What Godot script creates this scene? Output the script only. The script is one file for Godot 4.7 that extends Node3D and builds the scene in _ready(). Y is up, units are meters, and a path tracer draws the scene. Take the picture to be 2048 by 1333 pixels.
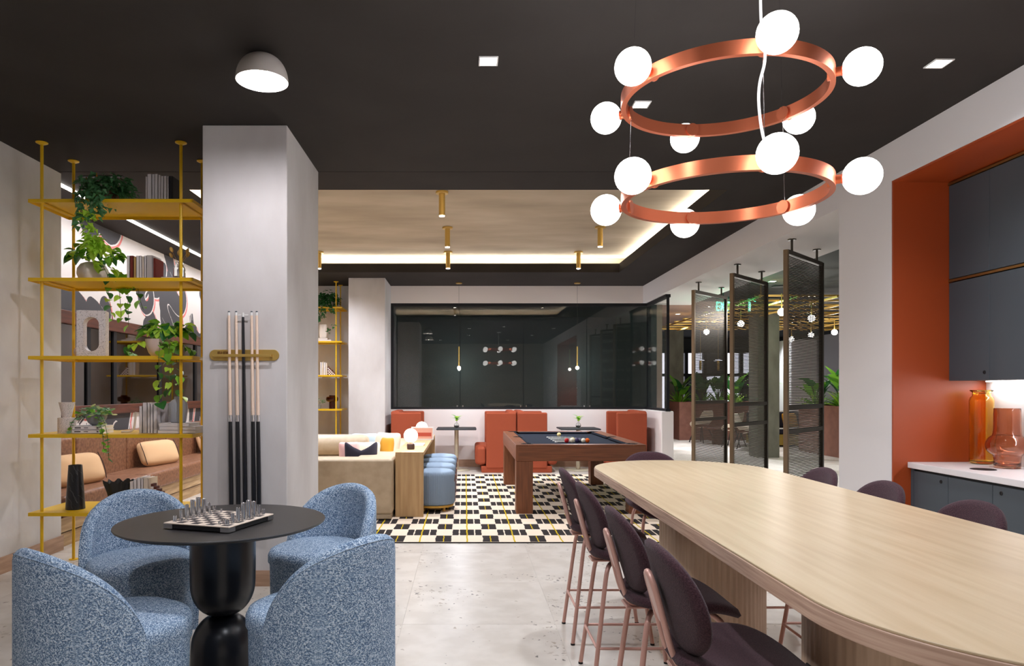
extends Node3D
# A hotel-lounge games room: chess table, pool table, counter table, shelves, hall beyond.
# Units are metres; the camera stands at x = 0, z = 0 and depth runs along -z.

const F := 1395.0
const CEIL := 3.24
const EYE := 1.38

class G:
	var v := PackedVector3Array()
	var n := PackedVector3Array()
	var uv := PackedVector2Array()
	var ix := PackedInt32Array()
	var T := Transform3D()
	func face(pts: Array, out: Vector3, uvs: Array = []) -> G:
		var nn: Vector3 = (pts[1] - pts[0]).cross(pts[2] - pts[0])
		if nn.length() < 1e-12 and pts.size() > 3:
			nn = (pts[2] - pts[0]).cross(pts[3] - pts[0])
		if nn.dot(out) < 0.0:
			pts = pts.duplicate()
			pts.reverse()
			uvs = uvs.duplicate()
			uvs.reverse()
			nn = -nn
		nn = (T.basis * nn).normalized()
		var b := v.size()
		for i in pts.size():
			v.append(T * (pts[i] as Vector3))
			n.append(nn)
			uv.append(uvs[i] if uvs.size() else Vector2())
		for i in range(1, pts.size() - 1):
			ix.append_array([b, b + i + 1, b + i])
		return self
	func box(c: Vector3, s: Vector3, bev := 0.0) -> G:
		var h := s * 0.5
		bev = minf(bev, minf(h.x, minf(h.y, h.z)) * 0.95)
		var ax := [Vector3(1, 0, 0), Vector3(0, 1, 0), Vector3(0, 0, 1)]
		for a in 3:
			var b := (a + 1) % 3
			var d := (a + 2) % 3
			for sg in [-1.0, 1.0]:
				var q := []
				for k in [[-1, -1], [1, -1], [1, 1], [-1, 1]]:
					q.append(c + ax[a] * h[a] * sg + ax[b] * (h[b] - bev) * k[0] + ax[d] * (h[d] - bev) * k[1])
				face(q, ax[a] * sg, [Vector2(0, 1), Vector2(1, 1), Vector2(1, 0), Vector2(0, 0)])
			if bev > 0.0:
				for sb in [-1.0, 1.0]:
					for sd in [-1.0, 1.0]:
						var p0: Vector3 = ax[b] * h[b] * sb + ax[d] * (h[d] - bev) * sd
						var p1: Vector3 = ax[b] * (h[b] - bev) * sb + ax[d] * h[d] * sd
						var e: Vector3 = ax[a] * (h[a] - bev)
						face([c + p0 - e, c + p0 + e, c + p1 + e, c + p1 - e], p0 + p1)
		if bev > 0.0:
			for sx in [-1.0, 1.0]:
				for sy in [-1.0, 1.0]:
					for sz in [-1.0, 1.0]:
						var s3 := Vector3(sx, sy, sz)
						var m := h - Vector3.ONE * bev
						face([c + s3 * Vector3(h.x, m.y, m.z), c + s3 * Vector3(m.x, h.y, m.z), c + s3 * Vector3(m.x, m.y, h.z)], s3)
		return self
	# box with rounded edges; r is the edge radius, rc the radius of the upright corners
	func rbox(c: Vector3, s: Vector3, r: float, rc := -1.0) -> G:
		var a := s.x / 2
		var b := s.z / 2
		var h := s.y / 2
		r = minf(r, minf(h, minf(a, b)) * .98)
		rc = maxf(r, rc)
		var lv := [[r + .006, -h]]
		for k in 5:
			var t := PI / 2 * k / 4.0
			lv.append([r * (1.0 - sin(t)), -h + r * (1.0 - cos(t))])
		for k in 5:
			var t := PI / 2 * (4 - k) / 4.0
			lv.append([r * (1.0 - sin(t)), h - r * (1.0 - cos(t))])
		lv.append([r + .006, h])
		var rows := []
		for q in lv:
			var row := []
			var rr := maxf(rc - q[0], .001)
			for k in 4:
				var cx: float = [a, -a, -a, a][k]
				var cz: float = [b, b, -b, -b][k]
				cx -= signf(cx) * (q[0] + rr)
				cz -= signf(cz) * (q[0] + rr)
				for j in 6:
					var t := PI / 2 * (k + j / 5.0)
					row.append(c + Vector3(cx + rr * cos(t), q[1], cz + rr * sin(t)))
			rows.append(row)
		grid(rows, true)
		face(rows[0], Vector3.DOWN)
		face(rows[-1], Vector3.UP)
		return self
	func span(a: Vector3, b: Vector3, bev := 0.0) -> G:
		return box((a + b) * 0.5, (b - a).abs(), bev)
	# rows of points -> smooth surface; orientation by signed volume
	func grid(rows: Array, cu := false, cv := false, force := 0) -> G:
		var nr := rows.size()
		var nc: int = rows[0].size()
		var base := v.size()
		var cen := Vector3()
		for r in rows:
			for p in r:
				cen += p
		cen /= nr * nc
		var vol := 0.0
		var idx := PackedInt32Array()
		for i in (nr if cv else nr - 1):
			var i2 := (i + 1) % nr
			for j in (nc if cu else nc - 1):
				var j2 := (j + 1) % nc
				var a: Vector3 = rows[i][j] - cen
				var b: Vector3 = rows[i][j2] - cen
				var c: Vector3 = rows[i2][j2] - cen
				var d: Vector3 = rows[i2][j] - cen
				vol += a.dot(b.cross(c)) + a.dot(c.cross(d))
				idx.append_array([i * nc + j, i * nc + j2, i2 * nc + j2, i * nc + j, i2 * nc + j2, i2 * nc + j])
		var flip := vol < 0.0 if force == 0 else force < 0
		for i in nr:
			for j in nc:
				var jp := (j + 1) % nc if cu else mini(j + 1, nc - 1)
				var jm := (j - 1 + nc) % nc if cu else maxi(j - 1, 0)
				var ip := (i + 1) % nr if cv else mini(i + 1, nr - 1)
				var im := (i - 1 + nr) % nr if cv else maxi(i - 1, 0)
				var du: Vector3 = rows[i][jp] - rows[i][jm]
				var dv: Vector3 = rows[ip][j] - rows[im][j]
				var nn := du.cross(dv)
				if nn.length() < 1e-10:
					# pole: use the neighbouring ring
					var k := 1 if i == 0 else nr - 2
					var s := Vector3()
					for q in nc:
						var q2 := (q + 1) % nc
						s += (rows[k][q] - rows[i][j]).cross(rows[k][q2] - rows[i][j])
					nn = s if i == nr - 1 else -s
					if i == nr - 1:
						nn = -s
					else:
						nn = s
					# fix sign against outward from the centroid
					if nn.dot(rows[i][j] - cen) < 0.0:
						nn = -nn
					if flip:
						nn = -nn
				v.append(T * (rows[i][j] as Vector3))
				n.append((T.basis * (-nn if flip else nn)).normalized())
				uv.append(Vector2(float(j) / maxi(1, nc - (0 if cu else 1)), float(i) / maxi(1, nr - 1)))
		for k in range(0, idx.size(), 3):
			if flip:
				ix.append_array([base + idx[k], base + idx[k + 1], base + idx[k + 2]])
			else:
				ix.append_array([base + idx[k], base + idx[k + 2], base + idx[k + 1]])
		return self
	# profile of Vector2(r, y), traced from the bottom of the axis outwards and up
	func lathe(pr: Array, segs := 32, c := Vector3(), sharp := 0.75) -> G:
		var k := 0
		while k < pr.size() - 1:
			var run := [pr[k], pr[k + 1]]
			var m := k + 1
			while m < pr.size() - 1:
				var d0: Vector2 = (pr[m] - pr[m - 1]).normalized()
				var d1: Vector2 = (pr[m + 1] - pr[m]).normalized()
				if d0.dot(d1) < sharp:
					break
				run.append(pr[m + 1])
				m += 1
			k = m
			var base := v.size()
			for i in run.size():
				var d: Vector2 = (run[mini(i + 1, run.size() - 1)] - run[maxi(i - 1, 0)]).normalized()
				for j in segs + 1:
					var a := TAU * j / segs
					v.append(T * (c + Vector3(run[i].x * cos(a), run[i].y, run[i].x * sin(a))))
					n.append((T.basis * Vector3(d.y * cos(a), -d.x, d.y * sin(a))).normalized())
					uv.append(Vector2(float(j) / segs, run[i].y))
			for i in run.size() - 1:
				for j in segs:
					var p := base + i * (segs + 1) + j
					var q := p + segs + 1
					# outward seen: clockwise
					ix.append_array([p, p + 1, q + 1, p, q + 1, q])
		return self
	func cyl(c: Vector3, r: float, h: float, segs := 24, bev := 0.0) -> G:
		if bev > 0.0:
			return lathe([Vector2(0, 0), Vector2(r - bev, 0), Vector2(r, bev), Vector2(r, h - bev), Vector2(r - bev, h), Vector2(0, h)], segs, c, 0.9)
		return lathe([Vector2(0, 0), Vector2(r, 0), Vector2(r, h), Vector2(0, h)], segs, c)
	func ball(c: Vector3, r: float, segs := 24, sy := 1.0) -> G:
		var pr := []
		var m := segs / 2
		for i in m + 1:
			var a := -PI / 2 + PI * i / m
			pr.append(Vector2(maxf(0.0, r * cos(a)), r * sy * sin(a)))
		return lathe(pr, segs, c, 0.2)
	func tube(pts: Array, r: float, segs := 10, closed := false, r2 := -1.0) -> G:
		var m := pts.size()
		var rows := []
		var t0: Vector3 = (pts[1] - pts[0]).normalized()
		var up := Vector3(0, 1, 0) if absf(t0.y) < 0.9 else Vector3(1, 0, 0)
		var nx := t0.cross(up).normalized()
		for i in m:
			var tn: Vector3
			if closed:
				tn = (pts[(i + 1) % m] - pts[(i - 1 + m) % m]).normalized()
			else:
				tn = (pts[mini(i + 1, m - 1)] - pts[maxi(i - 1, 0)]).normalized()
			nx = (nx - tn * nx.dot(tn)).normalized()
			var ny := tn.cross(nx)
			var rr := r if r2 < 0.0 else lerpf(r, r2, float(i) / (m - 1))
			var row := PackedVector3Array()
			for j in segs:
				var a := TAU * j / segs
				row.append((pts[i] as Vector3) + (nx * cos(a) + ny * sin(a)) * rr)
			rows.append(row)
		# outward sign is known: rows advance along the tangent
		grid(rows, true, closed, -1 if _tube_sign(rows, pts) < 0.0 else 1)
		if not closed:
			face(Array(rows[0]), pts[0] - pts[1])
			face(Array(rows[m - 1]), pts[m - 1] - pts[m - 2])
		return self
	func _tube_sign(rows: Array, pts: Array) -> float:
		var du: Vector3 = rows[0][1] - rows[0][rows[0].size() - 1]
		var dv: Vector3 = rows[1][0] - rows[0][0]
		return du.cross(dv).dot(rows[0][0] - (pts[0] as Vector3))
	# polygon in (x, z), from y0 to y1
	func prism(poly: PackedVector2Array, y0: float, y1: float, bev := 0.0, smooth := true) -> G:
		var area := 0.0
		var m := poly.size()
		for i in m:
			area += poly[i].x * poly[(i + 1) % m].y - poly[(i + 1) % m].x * poly[i].y
		var p := poly.duplicate()
		if area < 0.0:
			p.reverse()
		var nr := PackedVector2Array()
		for i in m:
			var a := (p[i] - p[(i - 1 + m) % m]).normalized()
			var b := (p[(i + 1) % m] - p[i]).normalized()
			var d := (a + b).normalized()
			nr.append(Vector2(d.y, -d.x) / maxf(0.4, a.dot(d)))
		var ins := PackedVector2Array()
		for i in m:
			ins.append(p[i] - nr[i] * bev)
		var ys := [[y0, ins, -1.0], [y1, ins, 1.0]]
		for e in ys:
			var tri := Geometry2D.triangulate_polygon(e[1])
			var b0 := v.size()
			for q in e[1]:
				v.append(T * Vector3(q.x, e[0], q.y))
				n.append((T.basis * Vector3(0, e[2], 0)).normalized())
				uv.append(q)
			for k in range(0, tri.size(), 3):
				var A: Vector2 = e[1][tri[k]]
				var B: Vector2 = e[1][tri[k + 1]]
				var C: Vector2 = e[1][tri[k + 2]]
				var ccw := (B - A).cross(C - A) > 0.0
				# cross>0 in (x,z) looks clockwise from above
				if ccw == (e[2] > 0.0):
					ix.append_array([b0 + tri[k], b0 + tri[k + 1], b0 + tri[k + 2]])
				else:
					ix.append_array([b0 + tri[k], b0 + tri[k + 2], b0 + tri[k + 1]])
		var rings := [[y0, ins], [y0 + bev, p], [y1 - bev, p], [y1, ins]] if bev > 0.0 else [[y0, p], [y1, p]]
		for k in rings.size() - 1:
			for i in m:
				var i2 := (i + 1) % m
				var q := [Vector3(rings[k][1][i].x, rings[k][0], rings[k][1][i].y), Vector3(rings[k][1][i2].x, rings[k][0], rings[k][1][i2].y), Vector3(rings[k + 1][1][i2].x, rings[k + 1][0], rings[k + 1][1][i2].y), Vector3(rings[k + 1][1][i].x, rings[k + 1][0], rings[k + 1][1][i].y)]
				var ed := (p[i2] - p[i]).normalized()
				var out := Vector3(ed.y, 0, -ed.x)
				var b1 := v.size()
				face(q, out + Vector3(0, -0.5 if bev > 0.0 and k == 0 else (0.5 if bev > 0.0 and k == 2 else 0.0), 0))
				if smooth:
					for w in range(b1, v.size()):
						var lp: Vector3 = T.affine_inverse() * v[w]
						var best := i if Vector2(lp.x, lp.z).distance_to(rings[k][1][i]) + Vector2(lp.x, lp.z).distance_to(rings[k + 1][1][i]) < Vector2(lp.x, lp.z).distance_to(rings[k][1][i2]) + Vector2(lp.x, lp.z).distance_to(rings[k + 1][1][i2]) else i2
						var sn: Vector2 = nr[best].normalized()
						if Vector2(out.x, out.z).dot(sn) > 0.85:
							n[w] = (T.basis * Vector3(sn.x, n[w].y if bev > 0.0 else 0.0, sn.y)).normalized()
		return self
	# a soft slab: superellipse outline a x b (in x, z), exponent p, thickness th, every point then bent by warp
	func slab(a: float, b: float, p: float, th: float, warp = null, segs := 36, prof: Array = []) -> G:
		if prof.is_empty():
			prof = [Vector2(0, -.5), Vector2(.5, -.5), Vector2(.85, -.48), Vector2(.95, -.36), Vector2(1, 0), Vector2(.95, .36), Vector2(.85, .48), Vector2(.5, .5), Vector2(0, .5)]
		var rows := []
		for q in prof:
			var row := []
			for j in segs:
				var t := TAU * j / segs
				var c := cos(t)
				var s := sin(t)
				var x := signf(c) * pow(absf(c), 2.0 / p)
				var z := signf(s) * pow(absf(s), 2.0 / p)
				var pt := Vector3(a * x * q.x, th * q.y, b * z * q.x)
				row.append(pt)
			rows.append(row.map(warp) if warp != null else row)
		return grid(rows, true, false)
	func mesh() -> ArrayMesh:
		var m := ArrayMesh.new()
		var a := []
		a.resize(Mesh.ARRAY_MAX)
		a[Mesh.ARRAY_VERTEX] = v
		a[Mesh.ARRAY_NORMAL] = n
		a[Mesh.ARRAY_TEX_UV] = uv
		a[Mesh.ARRAY_INDEX] = ix
		m.add_surface_from_arrays(Mesh.PRIMITIVE_TRIANGLES, a)
		return m

var M := {}
var used := {}
var rng := RandomNumberGenerator.new()

func P(x: float, y: float, z: float) -> Vector3:      # z is depth in front of the camera
	return Vector3(x, y, -z)

func numbered(s: String) -> String:
	used[s] = used.get(s, 0) + 1
	return s if used[s] == 1 else "%s_%03d" % [s, used[s] - 1]

func tag(o: Node, label: String, cat: String, group := "") -> Node:
	o.set_meta("label", label)
	o.set_meta("category", cat)
	if group:
		o.set_meta("group", group)
	return o

func thing(called: String, label: String, cat: String, at := Vector3(), turn := 0.0, group := "") -> Node3D:
	var o := Node3D.new()
	o.name = numbered(called)
	add_child(o)
	o.position = at
	o.rotation.y = turn
	tag(o, label, cat, group)
	return o

func part(parent: Node, called: String, g: G, m: Material) -> MeshInstance3D:
	return inst(parent, called, g.mesh(), m)

func inst(parent: Node, called: String, me: Mesh, m: Material, t := Transform3D()) -> MeshInstance3D:
	var o := MeshInstance3D.new()
	o.name = called if parent != self else numbered(called)
	o.mesh = me
	o.material_override = m
	o.transform = t
	parent.add_child(o, true)
	return o

func single(called: String, g: G, m: Material, label: String, cat: String, at := Vector3(), turn := 0.0, group := "") -> MeshInstance3D:
	var o := part(self, called, g, m)
	o.position = at
	o.rotation.y = turn
	tag(o, label, cat, group)
	return o

func struct(called: String, g: G, m: Material, parent: Node = null) -> MeshInstance3D:
	var o := part(parent if parent else self, called, g, m)
	if parent == null:
		o.set_meta("kind", "structure")
	return o

func dup(root: Node3D, at: Vector3, turn: float, label: String) -> Node3D:
	var r: Node3D = root.duplicate()
	r.name = numbered(str(root.name).rstrip("_0123456789"))
	add_child(r)
	r.position = at
	r.rotation.y = turn
	r.set_meta("label", label)
	return r

func lin(r: float, g: float, b: float) -> Color:      # linear reflectance to the sRGB value a material takes
	return Color(r, g, b).linear_to_srgb()

func mat(c: Color, rough := 0.7, metal := 0.0, spec := 0.5) -> StandardMaterial3D:
	var m := StandardMaterial3D.new()
	m.albedo_color = c
	m.roughness = rough
	m.metallic = metal
	m.metallic_specular = spec
	return m

func glow(c: Color, e: float) -> StandardMaterial3D:
	var m := mat(Color(0.9, 0.9, 0.9), 0.4)
	m.emission_enabled = true
	m.emission = c
	m.emission_energy_multiplier = e
	return m

func noise_tex(stops: Array, freq: float, size := 512, seedv := 1, oct := 4, type := FastNoiseLite.TYPE_SIMPLEX_SMOOTH) -> NoiseTexture2D:
	var f := FastNoiseLite.new()
	f.seed = seedv
	f.noise_type = type
	f.frequency = freq
	f.fractal_octaves = oct
	var t := NoiseTexture2D.new()
	t.width = size
	t.height = size
	t.seamless = true
	t.noise = f
	if stops.size():
		var gr := Gradient.new()
		var offs := PackedFloat32Array()
		var cols := PackedColorArray()
		for s in stops:
			offs.append(s[0])
			cols.append(s[1])
		gr.offsets = offs
		gr.colors = cols
		t.color_ramp = gr
	return t

# triplanar colour texture, scale in repeats a metre
func tmat(tex: Texture2D, scale: Vector3, rough := 0.7, metal := 0.0, world := false, spec := 0.5) -> StandardMaterial3D:
	var m := mat(Color.WHITE, rough, metal, spec)
	m.albedo_texture = tex
	m.uv1_triplanar = true
	m.uv1_world_triplanar = world
	m.uv1_scale = scale
	m.uv1_triplanar_sharpness = 40.0
	return m

func bump(m: StandardMaterial3D, tex: Texture2D, cm: float) -> StandardMaterial3D:
	m.heightmap_enabled = true
	m.heightmap_texture = tex
	m.heightmap_scale = cm
	return m

func omni(parent: Node, at: Vector3, e: float, c: Color, size := 0.03) -> void:
	var l := OmniLight3D.new()
	l.name = "lamp_light"
	l.light_energy = e
	l.light_color = c
	l.light_size = size
	l.omni_range = 30.0
	l.omni_attenuation = 2.0
	l.shadow_enabled = true
	parent.add_child(l, true)
	l.position = at

func spot(parent: Node, at: Vector3, e: float, c: Color, angle := 45.0, size := 0.03, blend := 0.6, tilt := Vector3(-90, 0, 0)) -> void:
	var l := SpotLight3D.new()
	l.name = "lamp_light"
	l.light_energy = e
	l.light_color = c
	l.light_size = size
	l.spot_angle = angle
	l.spot_angle_attenuation = blend
	l.spot_range = 30.0
	l.spot_attenuation = 2.0
	l.shadow_enabled = true
	parent.add_child(l, true)
	l.position = at
	l.rotation_degrees = tilt

func area(parent: Node, at: Vector3, size: Vector2, e: float, c: Color, tilt: Vector3) -> void:
	var l := AreaLight3D.new()
	l.name = "lamp_light"
	l.area_size = size
	l.light_energy = e
	l.light_color = c
	l.area_range = 30.0
	l.shadow_enabled = true
	parent.add_child(l, true)
	l.position = at
	l.rotation_degrees = tilt

func arc(c: Vector3, r: float, a0: float, a1: float, steps: int, ux := Vector3(1, 0, 0), uy := Vector3(0, 0, 1)) -> Array:
	var out := []
	for i in steps + 1:
		var a := lerpf(a0, a1, float(i) / steps)
		out.append(c + ux * cos(a) * r + uy * sin(a) * r)
	return out

func bend(pts: Array, r: float, steps := 5) -> Array:    # round the corners of a polyline
	var out := [pts[0]]
	for i in range(1, pts.size() - 1):
		var a: Vector3 = pts[i - 1]
		var b: Vector3 = pts[i]
		var c: Vector3 = pts[i + 1]
		var p: Vector3 = b + (a - b).normalized() * minf(r, (a - b).length() * 0.49)
		var q: Vector3 = b + (c - b).normalized() * minf(r, (c - b).length() * 0.49)
		for k in steps + 1:
			var t := float(k) / steps
			out.append(p.lerp(b, t).lerp(b.lerp(q, t), t))
	out.append(pts[-1])
	return out

func nth(i: int) -> String:
	return ["first", "second", "third", "fourth", "fifth", "sixth", "seventh", "eighth", "ninth", "tenth"][i]

# ---------------------------------------------------------------- textures and materials
func c8(r: int, g: int, b: int) -> Color:
	return Color(r / 255.0, g / 255.0, b / 255.0)

func speckle(img: Image, count: int, rmin: float, rmax: float, cols: Array, flat := 0.6) -> void:
	var w := img.get_width()
	var h := img.get_height()
	for k in count:
		var cx := rng.randf() * w
		var cy := rng.randf() * h
		blot(img, cx, cy, rng.randf_range(rmin, rmax), cols[rng.randi() % cols.size()], flat)

func blot(img: Image, cx: float, cy: float, r: float, col: Color, flat := 0.6) -> void:
	var w := img.get_width()
	var h := img.get_height()
	var ang := rng.randf() * PI
	var ca := cos(ang)
	var sa := sin(ang)
	var k3 := rng.randf_range(0.6, 1.0)
	var ph := rng.randf() * TAU
	for y in range(int(cy - r) - 1, int(cy + r) + 2):
		for x in range(int(cx - r) - 1, int(cx + r) + 2):
			var dx := (x - cx) * ca + (y - cy) * sa
			var dy := (-(x - cx) * sa + (y - cy) * ca) / flat
			var a := atan2(dy, dx)
			if dx * dx + dy * dy < pow(r * (0.8 + 0.2 * cos(3.0 * a + ph)) * k3, 2.0):
				img.set_pixel(posmod(x, w), posmod(y, h), col)

func cloud_image(size: int, a: Color, b: Color, freq: float, seedv: int, stretch := Vector2(1, 1)) -> Image:
	var f := FastNoiseLite.new()
	f.seed = seedv
	f.noise_type = FastNoiseLite.TYPE_SIMPLEX_SMOOTH
	f.frequency = freq
	f.fractal_octaves = 4
	var src := f.get_seamless_image(size, size)
	var img := Image.create_empty(size, size, false, Image.FORMAT_RGB8)
	for y in size:
		for x in size:
			var t := src.get_pixel(int(x * stretch.x) % size, int(y * stretch.y) % size).r
			img.set_pixel(x, y, a.lerp(b, clampf((t - 0.25) * 2.0, 0.0, 1.0)))
	return img

func stone_texture() -> ImageTexture:
	var size := 1024         # covers 1.8 m
	var img := cloud_image(size, c8(192, 183, 171), c8(205, 197, 186), 0.006, 5)
	var cols := [c8(134, 124, 112), c8(148, 136, 120), c8(112, 105, 97), c8(166, 155, 141), c8(96, 91, 84), c8(156, 142, 124), c8(174, 164, 150)]
	for cl in 8:
		var cx := rng.randf() * size
		var cy := rng.randf() * size
		var ang := rng.randf() * PI
		for k in 62:
			var along := rng.randfn(0.0, 130.0)
			var off := rng.randfn(0.0, 34.0)
			blot(img, cx + cos(ang) * along - sin(ang) * off, cy + sin(ang) * along + cos(ang) * off, 3.0 + 12.0 * pow(rng.randf(), 2.2), cols[rng.randi() % cols.size()], 0.55)
	speckle(img, 70, 2.5, 6.0, cols, 0.55)
	return ImageTexture.create_from_image(img)

func terrazzo_texture(base: Color, chips: Array, count: int, seedv: int) -> ImageTexture:
	rng.seed = seedv
	var img := Image.create_empty(256, 256, false, Image.FORMAT_RGB8)
	img.fill(base)
	speckle(img, count, 1.5, 5.5, chips, 0.8)
	return ImageTexture.create_from_image(img)

func rug_texture() -> ImageTexture:
	# 4 columns of 0.43 m by 4 periods of 0.56 m; two rows to a period
	var cw := 256
	var rh := 128
	var img := Image.create_empty(cw * 4, rh * 8, false, Image.FORMAT_RGB8)
	var cream := c8(222, 204, 182)
	var dark := c8(50, 45, 44)
	var yellow := c8(186, 158, 30)
	img.fill(cream)
	rng.seed = 77
	for y in rh * 8:
		for k in 6:
			var x0 := rng.randi() % (cw * 4)
			img.fill_rect(Rect2i(x0, y, 30, 1), cream.darkened(rng.randf() * 0.05))
	for row in 8:
		for col in 4:
			var cx := col * cw + cw / 2
			var y0 := row * rh
			if row % 2 == 0:
				# one dark block astride the column border
				for y in rh:
					var w := 43 + int(1.6 * sin(y * 0.07 + row + col))
					var sh := int(2.2 * sin(y * 0.03 + row * 2.0 + col))
					if y > 3 and y < rh - 3:
						var xx := col * cw + sh
						for part_x in [[xx - w, 2 * w]]:
							wrap_rect(img, part_x[0], y0 + y, part_x[1], dark)
						wrap_rect(img, col * cw - 3 + int(1.8 * sin(y * 0.11 + col)), y0 + y, 6, yellow)
			else:
				for y in rh:
					if y > 3 and y < rh - 3:
						var j := int(1.6 * sin(y * 0.09 + col * 1.7 + row))
						wrap_rect(img, cx - 82 + j, y0 + y, 35, dark)
						wrap_rect(img, cx - 40 - j, y0 + y, 80 + j, dark)
						wrap_rect(img, cx + 47 + j, y0 + y, 35, dark)
			for y in rh:
				wrap_rect(img, cx - 4 + int(2.0 * sin((y0 + y) * TAU / (rh * 8) * 9.0 + col)), y0 + y, 8, yellow)
	return ImageTexture.create_from_image(img)

func wrap_rect(img: Image, x: int, y: int, w: int, c: Color) -> void:
	var W := img.get_width()
	x = posmod(x, W)
	var a := mini(w, W - x)
	img.fill_rect(Rect2i(x, y, a, 1), c)
	if a < w:
		img.fill_rect(Rect2i(0, y, w - a, 1), c)

func disc(img: Image, x: float, y: float, r: float, c: Color) -> void:
	for dy in range(-int(r), int(r) + 1):
		var hw := int(sqrt(maxf(0.0, r * r - dy * dy)))
		img.fill_rect(Rect2i(int(x) - hw, int(y) + dy, 2 * hw + 1, 1), c)

func mural_texture() -> ImageTexture:
	rng.seed = 4242
	var W := 1600
	var H := 800
	var img := Image.create_empty(W, H, false, Image.FORMAT_RGB8)
	var white := c8(226, 218, 212)
	img.fill(white)
	var ink := c8(82, 80, 82)
	var pink := c8(226, 128, 122)
	var strokes := []
	for k in 66:
		var x := W * (k + 0.5) / 66.0 + rng.randf_range(-30, 30)
		var yy := rng.randf_range(0.05, 0.95) * H
		var pts := []
		var kind := rng.randi() % 4
		var L := rng.randf_range(160, 330)
		var wd := rng.randf_range(20, 38)
		var a0 := rng.randf_range(0.9, 2.2) if kind < 2 else rng.randf_range(-0.6, 3.6)
		var curl := rng.randf_range(-2.4, 2.4)
		var p := Vector2(x - cos(a0) * L * 0.5, yy - sin(a0) * L * 0.5)
		for s in 60:
			var t := s / 59.0
			var a := a0 + curl * (t - 0.5) + (2.2 * sin(t * 5.0) if kind == 3 else 0.0)
			p += Vector2(cos(a), sin(a)) * L / 60.0 * (1.6 if kind == 3 else 1.0)
			pts.append([p, wd * (0.75 + 0.35 * sin(t * PI)) * (1.0 - 0.35 * t * t)])
		strokes.append(pts)
	for s in strokes:
		for q in s:
			disc(img, q[0].x + 9, q[0].y + 7, q[1] + 3, pink)
	for s in strokes:
		for q in s:
			disc(img, q[0].x + 4, q[0].y + 3, q[1] + 1, white)
		for q in s:
			disc(img, q[0].x, q[0].y, q[1], ink)
		# dry-brush ends
		for d in 14:
			var e = s[-1]
			var o := rng.randf_range(-e[1], e[1])
			var dir: Vector2 = (s[-1][0] - s[-6][0]).normalized()
			var nn := Vector2(-dir.y, dir.x)
			for t in rng.randi_range(6, 30):
				disc(img, e[0].x + nn.x * o + dir.x * t * 1.5, e[0].y + nn.y * o + dir.y * t * 1.5, 1.6, ink)
	return ImageTexture.create_from_image(img)

func marble_texture() -> ImageTexture:
	rng.seed = 9
	var img := Image.create_empty(256, 256, false, Image.FORMAT_RGB8)
	img.fill(c8(20, 20, 23))
	for k in 9:
		var p := Vector2(rng.randf() * 256, rng.randf() * 256)
		var a := rng.randf_range(0.9, 1.5)
		for s in 160:
			a += rng.randf_range(-0.35, 0.35) * 0.5
			a = lerpf(a, 1.1, 0.05)
			p += Vector2(cos(a), sin(a)) * 1.2
			var cc := c8(150, 148, 146) if k % 3 == 0 else c8(70, 70, 74)
			img.set_pixel(posmod(int(p.x), 256), posmod(int(p.y), 256), cc)
			if k % 3 == 0 and s % 3 == 0:
				img.set_pixel(posmod(int(p.x) + 1, 256), posmod(int(p.y), 256), cc)
	return ImageTexture.create_from_image(img)

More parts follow.
